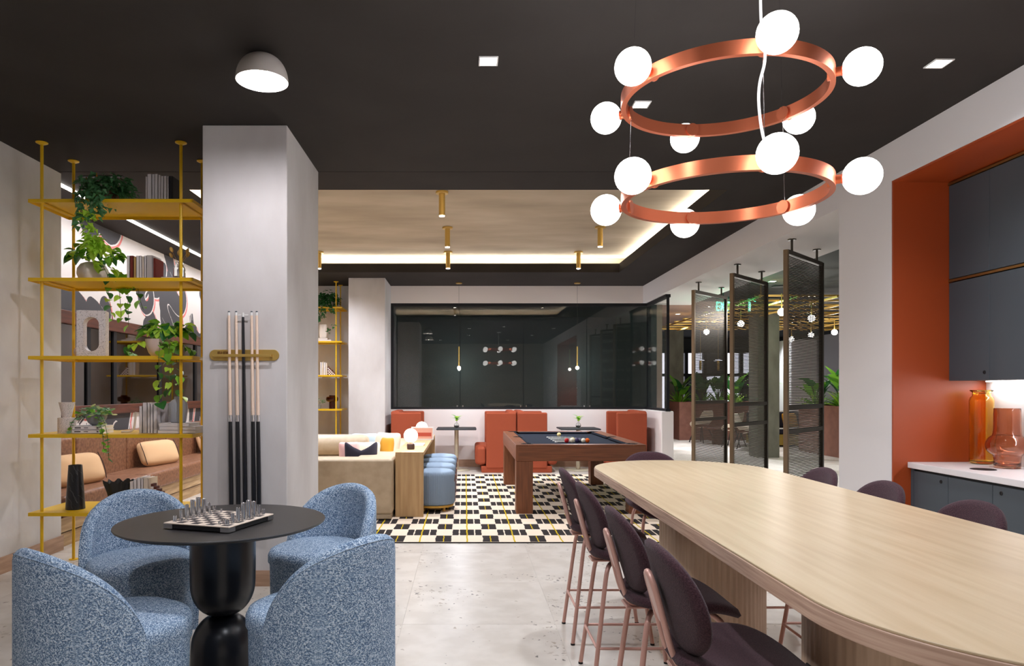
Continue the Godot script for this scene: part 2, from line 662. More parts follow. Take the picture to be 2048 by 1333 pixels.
func materials() -> void:
	rng.seed = 11
	var grain := noise_tex([], 0.02, 512, 3, 5)
	var fine := noise_tex([], 0.18, 512, 4, 3)
	# plaster and paint
	var pl := noise_tex([[0.0, c8(188, 182, 179)], [0.45, c8(200, 195, 192)], [1.0, c8(210, 206, 204)]], 0.005, 512, 21, 5)
	M.plaster = bump(tmat(pl, Vector3(.55, .28, .55), .85, 0, true, .3), grain, .15)
	var pl2 := noise_tex([[0.0, c8(197, 191, 185)], [0.5, c8(206, 201, 196)], [1.0, c8(214, 210, 206)]], 0.006, 512, 29, 5)
	M.plaster_left = bump(tmat(pl2, Vector3(.7, .5, .7), .85, 0, true, .3), grain, .15)
	var pt := noise_tex([[0.0, c8(164, 150, 130)], [0.5, c8(180, 166, 145)], [1.0, c8(196, 183, 163)]], 0.006, 512, 33, 5)
	M.cove_plaster = bump(tmat(pt, Vector3(.16, .5, .4), .8, 0, true, .3), grain, .15)
	M.white = mat(c8(224, 220, 218), .8, 0, .3)
	M.warm_white = mat(c8(234, 225, 220), .8, 0, .3)
	M.dark_ceiling = tmat(noise_tex([[0.0, c8(48, 44, 41)], [1.0, c8(53, 49, 46)]], .01, 256, 8), Vector3(.5, .5, .5), .8, 0, true, .3)
	M.hall_ceiling = mat(c8(41, 41, 40), .85, 0, .3)
	M.taupe = mat(c8(150, 128, 118), .85, 0, .3)
	M.pink = mat(c8(226, 180, 160), .8, 0, .3)
	M.orange = mat(c8(162, 68, 26), .42, 0, .5)
	M.slate = mat(c8(70, 78, 84), .5, 0, .45)
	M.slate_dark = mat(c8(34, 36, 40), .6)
	M.quartz = mat(c8(228, 222, 220), .3)
	# floor
	var st := stone_texture()
	M.stone = []
	for k in 4:
		var s := tmat(st, Vector3.ONE / 1.8, .32, 0, true, .45)
		s.uv1_offset = Vector3(k * .37, k * .21, k * .53)
		M.stone.append(s)
	M.grout = mat(c8(198, 191, 182), .9)
	M.rug = mat(Color.WHITE, .95, 0, .2)
	M.rug.albedo_texture = rug_texture()
	bump(M.rug, fine, .25)
	M.rug_edge = mat(c8(60, 54, 52), .95)
	M.mural = mat(Color.WHITE, .8, 0, .3)
	M.mural.albedo_texture = mural_texture()
	# woods
	var oak := noise_tex([[0.0, c8(178, 155, 121)], [0.5, c8(187, 165, 132)], [1.0, c8(194, 174, 143)]], .012, 512, 41, 5)
	M.oak_top = bump(tmat(oak, Vector3(3.2, 1, .22), .34, 0, false, .5), grain, .02)
	M.oak_edge = tmat(noise_tex([[0.0, c8(160, 128, 108)], [0.5, c8(186, 154, 132)], [1.0, c8(204, 174, 152)]], .012, 512, 42, 5), Vector3(.5, 14, .5), .55)
	M.oak_leg = tmat(noise_tex([[0.0, c8(190, 163, 136)], [0.5, c8(205, 178, 151)], [1.0, c8(214, 189, 163)]], .014, 512, 43, 5), Vector3(7, .35, 7), .55)
	M.console = tmat(noise_tex([[0.0, c8(178, 142, 96)], [1.0, c8(204, 170, 124)]], .012, 256, 44, 4), Vector3(5, .4, 5), .5)
	var wal := noise_tex([[0.0, c8(94, 53, 29)], [0.45, c8(114, 66, 37)], [1.0, c8(132, 79, 46)]], .012, 512, 45, 5)
	M.walnut = tmat(wal, Vector3(.35, 7, .35), .4)
	M.walnut_leg = tmat(wal, Vector3(7, .35, 7), .4)
	M.base_wood = tmat(noise_tex([[0.0, c8(150, 116, 92)], [1.0, c8(184, 150, 124)]], .012, 256, 46, 4), Vector3(.6, 6, .6), .55)
	M.plinth_wood = tmat(noise_tex([[0.0, c8(150, 118, 80)], [1.0, c8(196, 164, 122)]], .012, 256, 47, 4), Vector3(.6, 6, .6), .55)
	M.brown_wood = tmat(noise_tex([[0.0, c8(70, 34, 22)], [1.0, c8(106, 56, 38)]], .012, 256, 48, 4), Vector3(.6, 6, .6), .5)
	M.leg_wood = mat(c8(196, 150, 62), .5)
	# fabrics and leather
	var bo := noise_tex([[0.0, c8(66, 86, 116)], [0.34, c8(98, 122, 150)], [0.48, c8(138, 160, 183)], [0.62, c8(178, 195, 211)], [0.78, c8(212, 223, 232)]], .30, 512, 51, 2, FastNoiseLite.TYPE_VALUE)
	M.boucle = bump(tmat(bo, Vector3.ONE * 2.2, .95, 0, false, .2), noise_tex([], .30, 512, 51, 2, FastNoiseLite.TYPE_VALUE), .4)
	var pm := noise_tex([[0.0, c8(44, 28, 34)], [0.5, c8(62, 41, 46)], [1.0, c8(86, 60, 64)]], .2, 256, 52, 3)
	M.plum = bump(tmat(pm, Vector3.ONE * 3.0, .95, 0, false, .2), fine, .2)
	M.plum.rim_enabled = true
	M.plum.rim = .25
	M.plum.rim_tint = .7
	M.rust = bump(tmat(noise_tex([[0.0, c8(146, 69, 47)], [1.0, c8(168, 86, 60)]], .2, 256, 53, 3), Vector3.ONE * 2.0, .9, 0, false, .25), fine, .15)
	M.cord = mat(c8(136, 153, 171), .85, 0, .25)
	M.tan_leather = bump(tmat(noise_tex([[0.0, c8(172, 152, 124)], [1.0, c8(190, 171, 143)]], .02, 256, 54, 4), Vector3.ONE * 1.2, .5), grain, .05)
	M.brown_leather = bump(tmat(noise_tex([[0.0, c8(98, 60, 38)], [0.5, c8(132, 88, 60)], [1.0, c8(158, 112, 82)]], .03, 512, 55, 5), Vector3.ONE * 1.4, .45), grain, .05)
	M.cushion = mat(c8(222, 180, 136), .8, 0, .3)
	M.piping = mat(c8(48, 36, 34), .7)
	M.strap = mat(c8(104, 60, 38), .6)
	M.navy = mat(c8(40, 38, 48), .85, 0, .3)
	M.cream_cloth = mat(c8(218, 205, 184), .9)
	M.pink_cloth = mat(c8(224, 178, 172), .9)
	M.gold_cloth = mat(c8(182, 130, 28), .85)
	M.sky_cloth = mat(c8(188, 206, 214), .9)
	M.felt = bump(mat(c8(36, 40, 49), .95, 0, .2), fine, .03)
	M.felt_dark = mat(c8(28, 32, 40), .95, 0, .2)
	# metals and paints
	M.yellow = mat(c8(230, 184, 22), .35, 0, .5)
	M.copper = mat(c8(214, 118, 82), .3, .85, .5)
	M.copper_matte = mat(c8(198, 110, 80), .5, .4, .5)
	M.rose = mat(c8(200, 154, 140), .38, .25, .5)
	M.rose_plate = mat(c8(212, 178, 166), .5, .2, .5)
	M.brass = mat(c8(204, 170, 94), .36, .7, .5)
	M.brass_dark = mat(c8(140, 104, 56), .4, .8, .5)
	M.chrome = mat(c8(214, 216, 220), .1, 1, .5)
	M.black = mat(c8(24, 24, 27), .55, 0, .4)
	M.black_gloss = mat(c8(20, 21, 26), .28, 0, .5)
	M.table_black = bump(mat(c8(46, 44, 43), .42, 0, .5), fine, .01)
	M.black_metal = mat(c8(22, 22, 24), .45, .3, .5)
	M.bronze = mat(c8(64, 56, 46), .42, .5, .5)
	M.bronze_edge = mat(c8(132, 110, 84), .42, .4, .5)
	M.rubber = mat(c8(18, 18, 18), .9)
	M.beige_metal = mat(c8(206, 196, 170), .5, .2, .5)
	M.white_paint = mat(c8(226, 224, 220), .5)
	M.white_cable = mat(c8(232, 230, 226), .5)
	M.gypsum = mat(c8(236, 232, 226), .9)
	# ceramics, glass, plants
	M.terrazzo = tmat(terrazzo_texture(c8(218, 208, 204), [c8(60, 56, 60), c8(110, 96, 88), c8(180, 160, 140), c8(40, 38, 42), c8(150, 130, 116)], 420, 61), Vector3.ONE * 6.0, .55)
	M.terrazzo_fine = tmat(terrazzo_texture(c8(226, 212, 204), [c8(70, 60, 60), c8(120, 100, 90), c8(50, 48, 52)], 300, 62), Vector3.ONE * 9.0, .6)
	M.ceramic = mat(c8(226, 214, 202), .6)
	M.ceramic_pink = mat(c8(222, 200, 192), .6)
	M.grey_bowl = mat(c8(134, 136, 142), .6)
	M.marble = tmat(marble_texture(), Vector3.ONE * 5.0, .3)
	M.concrete = bump(tmat(noise_tex([[0.0, c8(98, 95, 84)], [0.5, c8(112, 109, 97)], [1.0, c8(122, 119, 107)]], .008, 512, 63, 5), Vector3(.8, .4, .8), .85, 0, true, .3), grain, .2)
	M.planter = tmat(noise_tex([[0.0, c8(116, 74, 61)], [1.0, c8(132, 88, 73)]], .02, 256, 64, 4), Vector3.ONE, .6)
	M.soil = mat(c8(48, 38, 30), .95)
	M.pane = mat(Color(.55, .66, .62, .02), .0, 0, .5)
	M.pane.transparency = BaseMaterial3D.TRANSPARENCY_ALPHA
	M.mirror = mat(c8(96, 90, 86), .03, 1, .5)
	M.amber = glass(Color(1.0, .89, .50, .0), 0.05)
	M.rosewood_glass = glass(Color(.91, .71, .60, .0), 0.05)
	M.amber_dark = glass(Color(.62, .32, .06, .0), 0.05)
	M.clear = glass(Color(.97, .98, .98, .0), 0.05)
	M.leaf = leafmat(c8(108, 164, 50))
	M.leaf_light = leafmat(c8(176, 214, 72))
	M.leaf_dark = leafmat(c8(42, 94, 44))
	M.leaf_ivy = leafmat(c8(72, 122, 76))
	M.leaf_pale = leafmat(c8(122, 160, 122))
	M.leaf_rim = leafmat(c8(196, 206, 150))
	M.stem = mat(c8(86, 96, 44), .8)
	M.book_white = mat(c8(232, 226, 228), .8)
	M.book_cream = mat(c8(226, 212, 196), .8)
	M.book_grey = mat(c8(186, 180, 180), .8)
	M.book_black = mat(c8(36, 34, 36), .7)
	M.book_red = mat(c8(120, 44, 36), .8)
	M.book_gold = mat(c8(196, 160, 100), .8)
	M.paper = mat(c8(238, 232, 222), .9)
	M.ink = mat(c8(70, 66, 66), .9)
	M.brown = mat(c8(96, 50, 40), .7)
	M.candle = mat(c8(206, 124, 28), .6)
	M.pod = mat(c8(206, 168, 92), .8)
	# glowing fittings
	M.globe = glow(c8(255, 251, 244), 3.6)
	M.lamp_globe = glow(c8(255, 240, 222), 6.0)
	M.bulb = glow(c8(255, 246, 232), 14.0)
	M.led = glow(c8(255, 250, 244), 9.0)
	M.led_warm = glow(c8(255, 238, 206), 5.0)
	M.downlight = glow(c8(255, 248, 240), 6.0)
	M.exit = glow(c8(30, 235, 165), 2.6)
	M.window_glow = glow(c8(232, 232, 245), 1.3)

func glass(c: Color, sc: float) -> StandardMaterial3D:
	var m := mat(c, .02, 0, .5)
	m.transparency = BaseMaterial3D.TRANSPARENCY_ALPHA
	m.refraction_enabled = true
	m.refraction_scale = sc
	return m

func leafmat(c: Color) -> StandardMaterial3D:
	var m := mat(c, .42, 0, .45)
	m.backlight_enabled = true
	m.backlight = c
	return m

# ---------------------------------------------------------------- the room
func build_room() -> void:
	var e := .002
	# floor: a slab in grout colour, stone tiles of 0.9 m laid on it
	var fl := struct("floor", G.new().span(P(-4.4, -.12, -3.2), P(12.2, -.0022, 25.4)), M.grout)
	var tile := G.new().box(Vector3(0, -.006, 0), Vector3(.8982, .012, .8982), .001).mesh()
	var k := 0
	var rest := G.new()
	for iz in range(-4, 29):
		for ix in range(-5, 15):
			var cx := -.365 + .45 + .9 * ix
			var cz := 4.1 + .45 + .9 * (iz - 4)
			if cx < -4.4 or cx > 12.2 or cz < -3.2 or cz > 25.3:
				continue
			if cz < 13.2 and cz > .4 and cx < 5.3 or cx >= 3.2 and cx < 7.7 and cz > 12.0 and cz < 21.0 and absf(cx - .5 * cz * .45) < 3.4:
				inst(fl, "tile", tile, M.stone[(ix * 7 + iz * 3 + ix * iz) % 4 if ix * iz >= 0 else absi(ix * 7 + iz * 3) % 4], Transform3D(Basis(), P(cx, 0, cz)))
				k += 1
			else:
				rest.box(P(cx, -.006, cz), Vector3(.8982, .012, .8982))
	var ro := part(fl, "tile_field", rest, M.stone[0])
	ro.set_meta("kind", "stuff")
	# ceilings: dark painted slabs round the cove
	var T := 3.38
	struct("ceiling", G.new().span(P(-4.4, CEIL, -3.2), P(3.25, T, 5.945)).span(P(-4.4, CEIL + .02, 5.93), P(3.25, T, 5.97)).span(P(-4.4, CEIL, 5.955), P(3.25, T, 6.487)) \
		.span(P(-4.4, CEIL, 6.487), P(-2.75, T, 12.9)).span(P(2.45, CEIL, 6.487), P(3.25, T, 12.9)).span(P(-2.75, CEIL, 11.04), P(2.45, T, 12.9)), M.dark_ceiling)
	# the cove above the opening
	var cov := struct("ceiling_cove", G.new().span(P(-3.15, 3.52, 6.15), P(2.85, 3.62, 11.45)), M.cove_plaster)
	part(cov, "cove_side", G.new().span(P(-3.15, T, 6.1), P(2.85, 3.52, 6.15)).span(P(-3.15, T, 11.4), P(2.85, 3.52, 11.45)).span(P(-3.2, T, 6.15), P(-3.15, 3.52, 11.4)).span(P(2.80, T, 6.15), P(2.85, 3.52, 11.4)), M.cove_plaster)
	struct("ceiling_hall", G.new().span(P(4.13, CEIL, 3.0), P(12.2, T, 25.4)).span(P(3.2, CEIL, 12.75), P(4.13, T, 25.4)), M.hall_ceiling)
	struct("ceiling_hall_taupe", G.new().span(P(3.4, CEIL - .012, 14.6), P(6.3, CEIL - e, 22.0)), M.taupe)
	struct("roof", G.new().span(P(-4.6, 3.71, -3.4), P(12.4, 3.8, 25.6)).span(P(-4.6, T, -3.4), P(-4.4, 3.71, 25.6)).span(P(12.2, T, -3.4), P(12.4, 3.71, 25.6)).span(P(-4.4, T, 25.4), P(12.2, 3.71, 25.6)).span(P(-4.4, T, -3.4), P(12.2, 3.71, -3.2)), M.dark_ceiling)
	# left wall and the lounge wall behind it
	struct("wall_left", G.new().span(P(-4.4, -.1, -3.2), P(-3.47, CEIL, 6.0)), M.plaster_left)
	struct("baseboard_left", G.new().span(P(-3.47, 0, -3.2), P(-3.455, .125, 6.0)).span(P(-4.1, 0, 6.0), P(-3.455, .125, 6.014)), M.base_wood)
	var ml := struct("wall_lounge", G.new().span(P(-4.4, -.1, 6.0), P(-4.13, CEIL, 12.9)), M.plaster)
	part(ml, "mural", G.new().face([P(-4.126, 0, 6.0), P(-4.126, 0, 12.5), P(-4.126, CEIL, 12.5), P(-4.126, CEIL, 6.0)], Vector3(1, 0, 0), [Vector2(0, 1), Vector2(1, 1), Vector2(1, 0), Vector2(0, 0)]), M.mural)
	# far wall with the dark interior window, wrapping onto a low wall at the right
	struct("wall_far_left", G.new().span(P(-4.13, -.1, 12.5), P(-1.33, CEIL, 12.7)), M.plaster)
	struct("wall_far", G.new().span(P(-1.33, -.1, 12.5), P(3.39, 1.03, 12.7)).span(P(-1.33, 2.93, 12.5), P(3.2, CEIL, 12.7)), M.warm_white)
	struct("wall_low", G.new().span(P(3.19, -.1, 11.3), P(3.39, 1.03, 12.5), .012), M.warm_white)
	struct("baseboard_far", G.new().span(P(-1.3, 0, 12.48), P(3.19, .13, 12.5)), M.base_wood)
	var wn := struct("window_1", G.new().span(P(-1.33, 1.03, 12.5), P(3.34, 1.07, 12.62)).span(P(-1.33, 2.88, 12.5), P(3.34, 2.93, 12.62)).span(P(-1.33, 1.07, 12.5), P(-1.28, 2.88, 12.62)) \
		.span(P(3.26, 1.03, 11.3), P(3.34, 1.07, 12.5)).span(P(3.26, 2.88, 11.3), P(3.34, 2.93, 12.5)).span(P(3.28, 1.07, 11.3), P(3.32, 2.88, 11.33)), M.black)
	var xs := [-1.28, -.08, 1.06, 2.20, 3.285]
	for i in 4:
		part(wn, "pane", G.new().span(P(xs[i] + .004, 1.07, 12.55), P(xs[i + 1] - .004, 2.88, 12.562)), M.pane)
	part(wn, "pane", G.new().span(P(3.296, 1.07, 11.33), P(3.308, 2.88, 12.545)), M.pane)
	for i in 3:
		for dx in [-.05, .05]:
			part(wn, "glass_clip", G.new().span(P(xs[i + 1] + dx - .012, 1.07, 12.535), P(xs[i + 1] + dx + .012, 1.10, 12.549)), M.chrome)
	# the unlit office behind the glass
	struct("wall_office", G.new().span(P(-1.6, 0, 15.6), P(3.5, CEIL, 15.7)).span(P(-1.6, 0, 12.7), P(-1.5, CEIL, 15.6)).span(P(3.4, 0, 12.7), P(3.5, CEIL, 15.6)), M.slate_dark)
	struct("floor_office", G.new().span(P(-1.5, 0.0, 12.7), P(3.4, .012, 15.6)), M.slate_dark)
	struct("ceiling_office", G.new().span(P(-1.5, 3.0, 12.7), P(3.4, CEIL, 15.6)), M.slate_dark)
	# columns
	struct("column_front", G.new().span(P(-1.841, -.1, 4.9), P(-1.247, CEIL, 5.95), .004), M.plaster)
	struct("baseboard_column", G.new().span(P(-1.85, 0, 4.89), P(-1.238, .11, 5.96)), M.base_wood)
	struct("column_back", G.new().span(P(-1.926, -.1, 11.58), P(-1.32, CEIL, 12.5), .004), M.plaster)
	# right side: beam, pier and the cupboard niche
	struct("beam_right", G.new().span(P(3.2, 2.93, 5.96), P(4.13, 3.5, 12.75)).span(P(3.2, 2.945, -3.2), P(4.13, 3.5, 5.96)), M.white)
	struct("wall_pier", G.new().span(P(3.2, -.1, 5.23), P(4.13, 2.945, 5.96)), M.white)
	struct("wall_niche", G.new().span(P(3.92, -.1, -3.2), P(4.13, 2.945, 5.23)), M.white)
	struct("wall_right", G.new().span(P(3.2, -.1, -3.2), P(3.92, 2.945, 1.0)), M.white)
	struct("trim_niche", G.new().span(P(3.205, 0, 5.215), P(3.92, 2.93, 5.23)).span(P(3.205, 2.93, 1.0), P(3.92, 2.945, 5.23)).span(P(3.205, 0, 1.0), P(3.92, 2.93, 1.015)), M.orange)
	struct("wall_splash", G.new().span(P(3.90, .84, 1.015), P(3.92, 1.46, 5.214)), M.warm_white)
	# wall behind the camera
	struct("wall_back", G.new().span(P(-4.4, -.1, -3.4), P(12.2, CEIL, -3.2)), M.cove_plaster)
	# the hall
	struct("wall_hall_near", G.new().span(P(4.13, -.1, 4.6), P(12.2, CEIL, 4.8)), M.white)
	struct("wall_hall_right", G.new().span(P(12.2, -.1, -3.4), P(12.4, CEIL, 25.6)), M.white)
	struct("wall_hall_left", G.new().span(P(3.5, -.1, 12.7), P(3.6, CEIL, 22.0)), M.taupe)
	struct("wall_hall_pink", G.new().span(P(3.5, -.1, 22.0), P(6.22, CEIL, 22.2)), M.pink)
	struct("column_hall", G.new().span(P(5.95, -.1, 14.15), P(6.39, CEIL, 14.6), .004), M.concrete)
	struct("column_hall_far", G.new().span(P(6.16, -.1, 21.0), P(6.60, CEIL, 21.5), .004), M.concrete)
	struct("column_hall_white", G.new().span(P(11.0, -.1, 18.5), P(11.6, 2.6, 19.4)).span(P(8.9, -.1, 19.0), P(9.6, 2.75, 19.8)), M.white)
	struct("wall_hall_far", G.new().span(P(3.5, -.1, 25.2), P(6.6, CEIL, 25.4)).span(P(6.6, 2.75, 25.2), P(12.2, CEIL, 25.4)).span(P(6.6, -.1, 25.2), P(12.2, .3, 25.4)), M.slate_dark)
	# far windows, night-lit panes between dark mullions
	var wf := struct("window_2", G.new().span(P(6.6, 2.70, 25.05), P(12.2, 2.82, 25.2)).span(P(6.6, 1.86, 25.08), P(12.2, 1.96, 25.2)).span(P(6.6, .25, 25.05), P(12.2, .35, 25.2)), M.black)
	for i in 9:
		part(wf, "mullion", G.new().span(P(6.6 + i * .66, .3, 25.06), P(6.72 + i * .66, 2.75, 25.2)), M.black)
		if i < 8:
			part(wf, "pane", G.new().span(P(6.72 + i * .66, .35, 25.2), P(7.26 + i * .66, 1.86, 25.22)), M.window_glow if i % 3 != 2 else M.slate)
			part(wf, "pane", G.new().span(P(6.72 + i * .66, 1.96, 25.2), P(7.26 + i * .66, 2.70, 25.22)), M.window_glow if i % 4 != 3 else M.slate)

func build_niche() -> void:
	var zs := [5.213, 4.81, 4.405, 4.0, 3.595, 3.19]
	for i in 5:
		var z0: float = zs[i + 1] + .0015
		var z1: float = zs[i] - .0015
		for row in 2:
			var y0 := 1.447 if row == 0 else 2.205
			var y1 := 2.175 if row == 0 else 2.90
			if i > 2:
				continue
			var where: String = ["beside the orange panel", "second from the orange panel", "third from the orange panel"][i]
			var c := thing("wall_cabinet", ("lower" if row == 0 else "upper") + " slate grey wall cabinet " + where, "cabinet", P(3.62, y0, (z0 + z1) / 2), 0, "slate wall cabinets in the orange niche")
			var w := z1 - z0
			part(c, "body", G.new().span(Vector3(.02, 0, -w / 2), Vector3(.279, y1 - y0, w / 2)), M.slate_dark)
			var d := part(c, "door", G.new().span(Vector3(0, 0, -w / 2), Vector3(.019, y1 - y0, w / 2), .0015), M.slate)
			if row == 0:
				var g := G.new()
				g.T = Transform3D(Basis(Vector3(0, 0, 1), PI / 2), Vector3(.001, .055, .5 * (w - .09)))
				part(d, "finger_hole", g.lathe([Vector2(.009, 0), Vector2(.013, 0), Vector2(.013, .003), Vector2(.009, .003), Vector2(.009, 0)], 20).cyl(Vector3(0, .0005, 0), .009, .0008, 20), M.black)
		# base cabinets
		if i < 4:
			var nm: String = ["beside the orange panel", "second from the orange panel", "third from the orange panel", "fourth from the orange panel"][i]
			var b := thing("base_cabinet", "slate grey base cabinet under the white counter, " + nm, "cabinet", P(3.335, 0, (z0 + z1) / 2), 0, "slate base cabinets under the counter")
			var w2 := z1 - z0
			var fill := .035 if i == 0 else 0.0
			part(b, "body", G.new().span(Vector3(.02, .08, -w2 / 2), Vector3(.56, .79, w2 / 2)), M.slate_dark)
			part(b, "plinth", G.new().span(Vector3(.05, 0, -w2 / 2), Vector3(.55, .08, w2 / 2)), M.black)
			if fill > 0.0:
				part(b, "filler", G.new().span(Vector3(0, .08, -w2 / 2), Vector3(.019, .792, -w2 / 2 + fill - .003)), M.slate)
			var d2 := part(b, "door", G.new().span(Vector3(0, .08, -w2 / 2 + fill), Vector3(.019, .778, w2 / 2), .0015), M.slate)
			if i != 1:
				var g2 := G.new()
				g2.T = Transform3D(Basis(Vector3(0, 0, 1), PI / 2), Vector3(.001, .735, (w2 / 2 - .07) * (-1.0 if i == 2 else 1.0)))
				part(d2, "finger_hole", g2.lathe([Vector2(.009, 0), Vector2(.013, 0), Vector2(.013, .003), Vector2(.009, .003), Vector2(.009, 0)], 20).cyl(Vector3(0, .0005, 0), .009, .0008, 20), M.black)
	var rail := G.new().span(P(3.616, 2.182, 1.02), P(3.64, 2.199, 5.213)).span(P(3.612, 2.905, 1.02), P(3.64, 2.922, 5.213))
	single("cabinet_rail", rail, M.brass_dark, "two slim brass-brown rails between and above the wall cabinets", "rail")
	var ct := thing("countertop", "white stone countertop over the slate base cabinets", "countertop", P(3.31, .797, 3.1))
	part(ct, "slab", G.new().span(Vector3(0, 0, -2.112), Vector3(.588, .043, 2.08), .003), M.quartz)
	part(ct, "waste_ring", G.new().lathe([Vector2(.062, .0435), Vector2(.075, .0435), Vector2(.075, .046), Vector2(.062, .046), Vector2(.062, .0435)], 32, Vector3(.2, 0, -1.62)).cyl(Vector3(.2, .0436, -1.62), .062, .0008, 32), M.black)
	# light under the wall cabinets
	var ul := thing("cabinet_light", "white light strip under the wall cabinets", "light", P(3.86, 1.437, 3.3))
	part(ul, "diffuser", G.new().span(Vector3(-.012, 0, -1.85), Vector3(.012, .008, 2.2)), M.led)
	area(ul, Vector3(0, -.006, .175), Vector2(.03, 4.0), 1.05, c8(246, 245, 252), Vector3(-90, 0, 0))
	# two glass vases
	var v1 := thing("glass_vase", "tall amber glass bottle vase on the white counter", "vase", P(3.766, .8405, 5.08))
	part(v1, "body", G.new().lathe(scaled([Vector2(0, 0), Vector2(.048, 0), Vector2(.06, .01), Vector2(.06, .36), Vector2(.055, .378), Vector2(.045, .386), Vector2(.045, .408), Vector2(.056, .414), Vector2(.056, .42), Vector2(.041, .416), Vector2(.0405, .386), Vector2(.05, .374), Vector2(.0555, .356), Vector2(.0555, .02), Vector2(.04, .013), Vector2(0, .013)], 1.28), 48, Vector3(), .3), M.amber)
	var v2 := thing("glass_vase", "rose-brown glass vase with a bulging waist on the white counter", "vase", P(3.735, .8405, 4.80))
	part(v2, "body", G.new().lathe(softened(scaled([Vector2(0, 0), Vector2(.058, 0), Vector2(.06, .004), Vector2(.06, .068), Vector2(.078, .075), Vector2(.094, .095), Vector2(.099, .12), Vector2(.094, .145), Vector2(.078, .168), Vector2(.061, .177), Vector2(.061, .32), Vector2(.056, .322), Vector2(.056, .175), Vector2(.074, .163), Vector2(.089, .142), Vector2(.094, .12), Vector2(.089, .098), Vector2(.074, .08), Vector2(.055, .071), Vector2(.055, .01), Vector2(0, .008)], 1.28)), 56, Vector3(), .1), M.rosewood_glass)

func softened(a: Array) -> Array:      # two rounds of corner cutting
	for k in 2:
		var o := [a[0]]
		for i in range(0, a.size() - 1):
			o.append(a[i].lerp(a[i + 1], .25))
			o.append(a[i].lerp(a[i + 1], .75))
		o.append(a[-1])
		a = o
	return a

func scaled(a: Array, k: float) -> Array:
	return a.map(func(p): return p * k)

# ---------------------------------------------------------------- light fittings
func build_lights() -> void:
	var warm := c8(240, 243, 254)
	# two-tier copper ring chandelier with opal globes
	var ch := thing("ring_chandelier", "two-tier copper ring chandelier with white opal globes", "chandelier", P(1.112, 0, 3.0))
	var R := .418
	for tier in 2:
		var y := 2.65 if tier == 0 else 2.22
		part(ch, "ring", G.new().lathe([Vector2(R - .011, -.028), Vector2(R + .011, -.028), Vector2(R + .011, .028), Vector2(R - .011, .028), Vector2(R - .011, -.028)], 96, Vector3(0, y, 0)), M.copper)
		for k in 6:
			var a := deg_to_rad(30.0 + 60.0 * k)
			var d := Vector3(cos(a), 0, sin(a))
			var jg := G.new()
			jg.T = Transform3D(Basis(d.cross(Vector3.UP), d, Vector3.UP).orthonormalized(), d * (R - .02) + Vector3(0, y, 0))
			var hold := part(ch, "holder", jg.lathe([Vector2(0, 0), Vector2(.03, 0), Vector2(.03, .012), Vector2(.018, .014), Vector2(.018, .05), Vector2(.024, .056), Vector2(.024, .075), Vector2(0, .075)], 24), M.copper)
			part(hold, "globe", G.new().ball(d * (R + .102) + Vector3(0, y, 0), .0715, 32), M.globe)
			omni(ch, d * (R + .102) + Vector3(0, y, 0), .12, warm, .07)
	for a in [90.0, 210.0, 330.0]:
		var w := Vector3(cos(deg_to_rad(a)), 0, sin(deg_to_rad(a))) * R
		part(ch, "wire", G.new().tube([w + Vector3(0, 2.2, 0), w * .9 + Vector3(0, 3.23, 0)], .0012, 6), M.chrome)
	part(ch, "cable", G.new().tube(bend([Vector3(-.012, 3.23, .40), Vector3(-.012, 2.72, .41), Vector3(.0, 2.60, .435), Vector3(-.028, 2.50, .42), Vector3(-.018, 2.36, .42), Vector3(.004, 2.25, .43)], .10, 6), .0055, 8), M.white_cable)
	part(ch, "canopy", G.new().cyl(Vector3(.0, 3.21, .38), .07, .03, 32, .004), M.white_paint)
	# dome ceiling light over the chess table
	var dm := thing("dome_light", "grey-white dome ceiling light with a bare bulb above the chess table", "lamp", P(-1.12, 0, 3.86))
	dome(dm)
	var dm2 := thing("dome_light", "grey-white dome ceiling light nearer the camera than the chess table", "lamp", P(-1.22, 0, 1.25))
	dome(dm2)
	fittings(warm)

func dome(dm: Node3D) -> void:
	var dg := G.new()
	dg.T = Transform3D(Basis(), Vector3(0, 3.235, 0))
	var pr := []
	for i in 13:
		var t := PI / 2 * i / 12.0
		pr.append(Vector2(.142 * pow(cos(t), .8), -.148 + .147 * sin(t)))
	var pi2 := []
	for i in 13:
		var t := PI / 2 * (12 - i) / 12.0
		pi2.append(Vector2(.139 * pow(cos(t), .8), -.148 + .143 * sin(t)))
	part(dm, "shade", dg.lathe(pr + pi2 + [pr[0]], 48, Vector3(), .4), mat(c8(206, 198, 190), .45))
	part(dm, "socket", G.new().cyl(Vector3(0, 3.15, 0), .018, .08, 20, .003), M.white_paint)
	part(dm, "bulb", G.new().ball(Vector3(0, 3.12, 0), .035, 20), M.bulb)
	omni(dm, Vector3(0, 3.12, 0), 1.35, c8(246, 244, 252), .035)

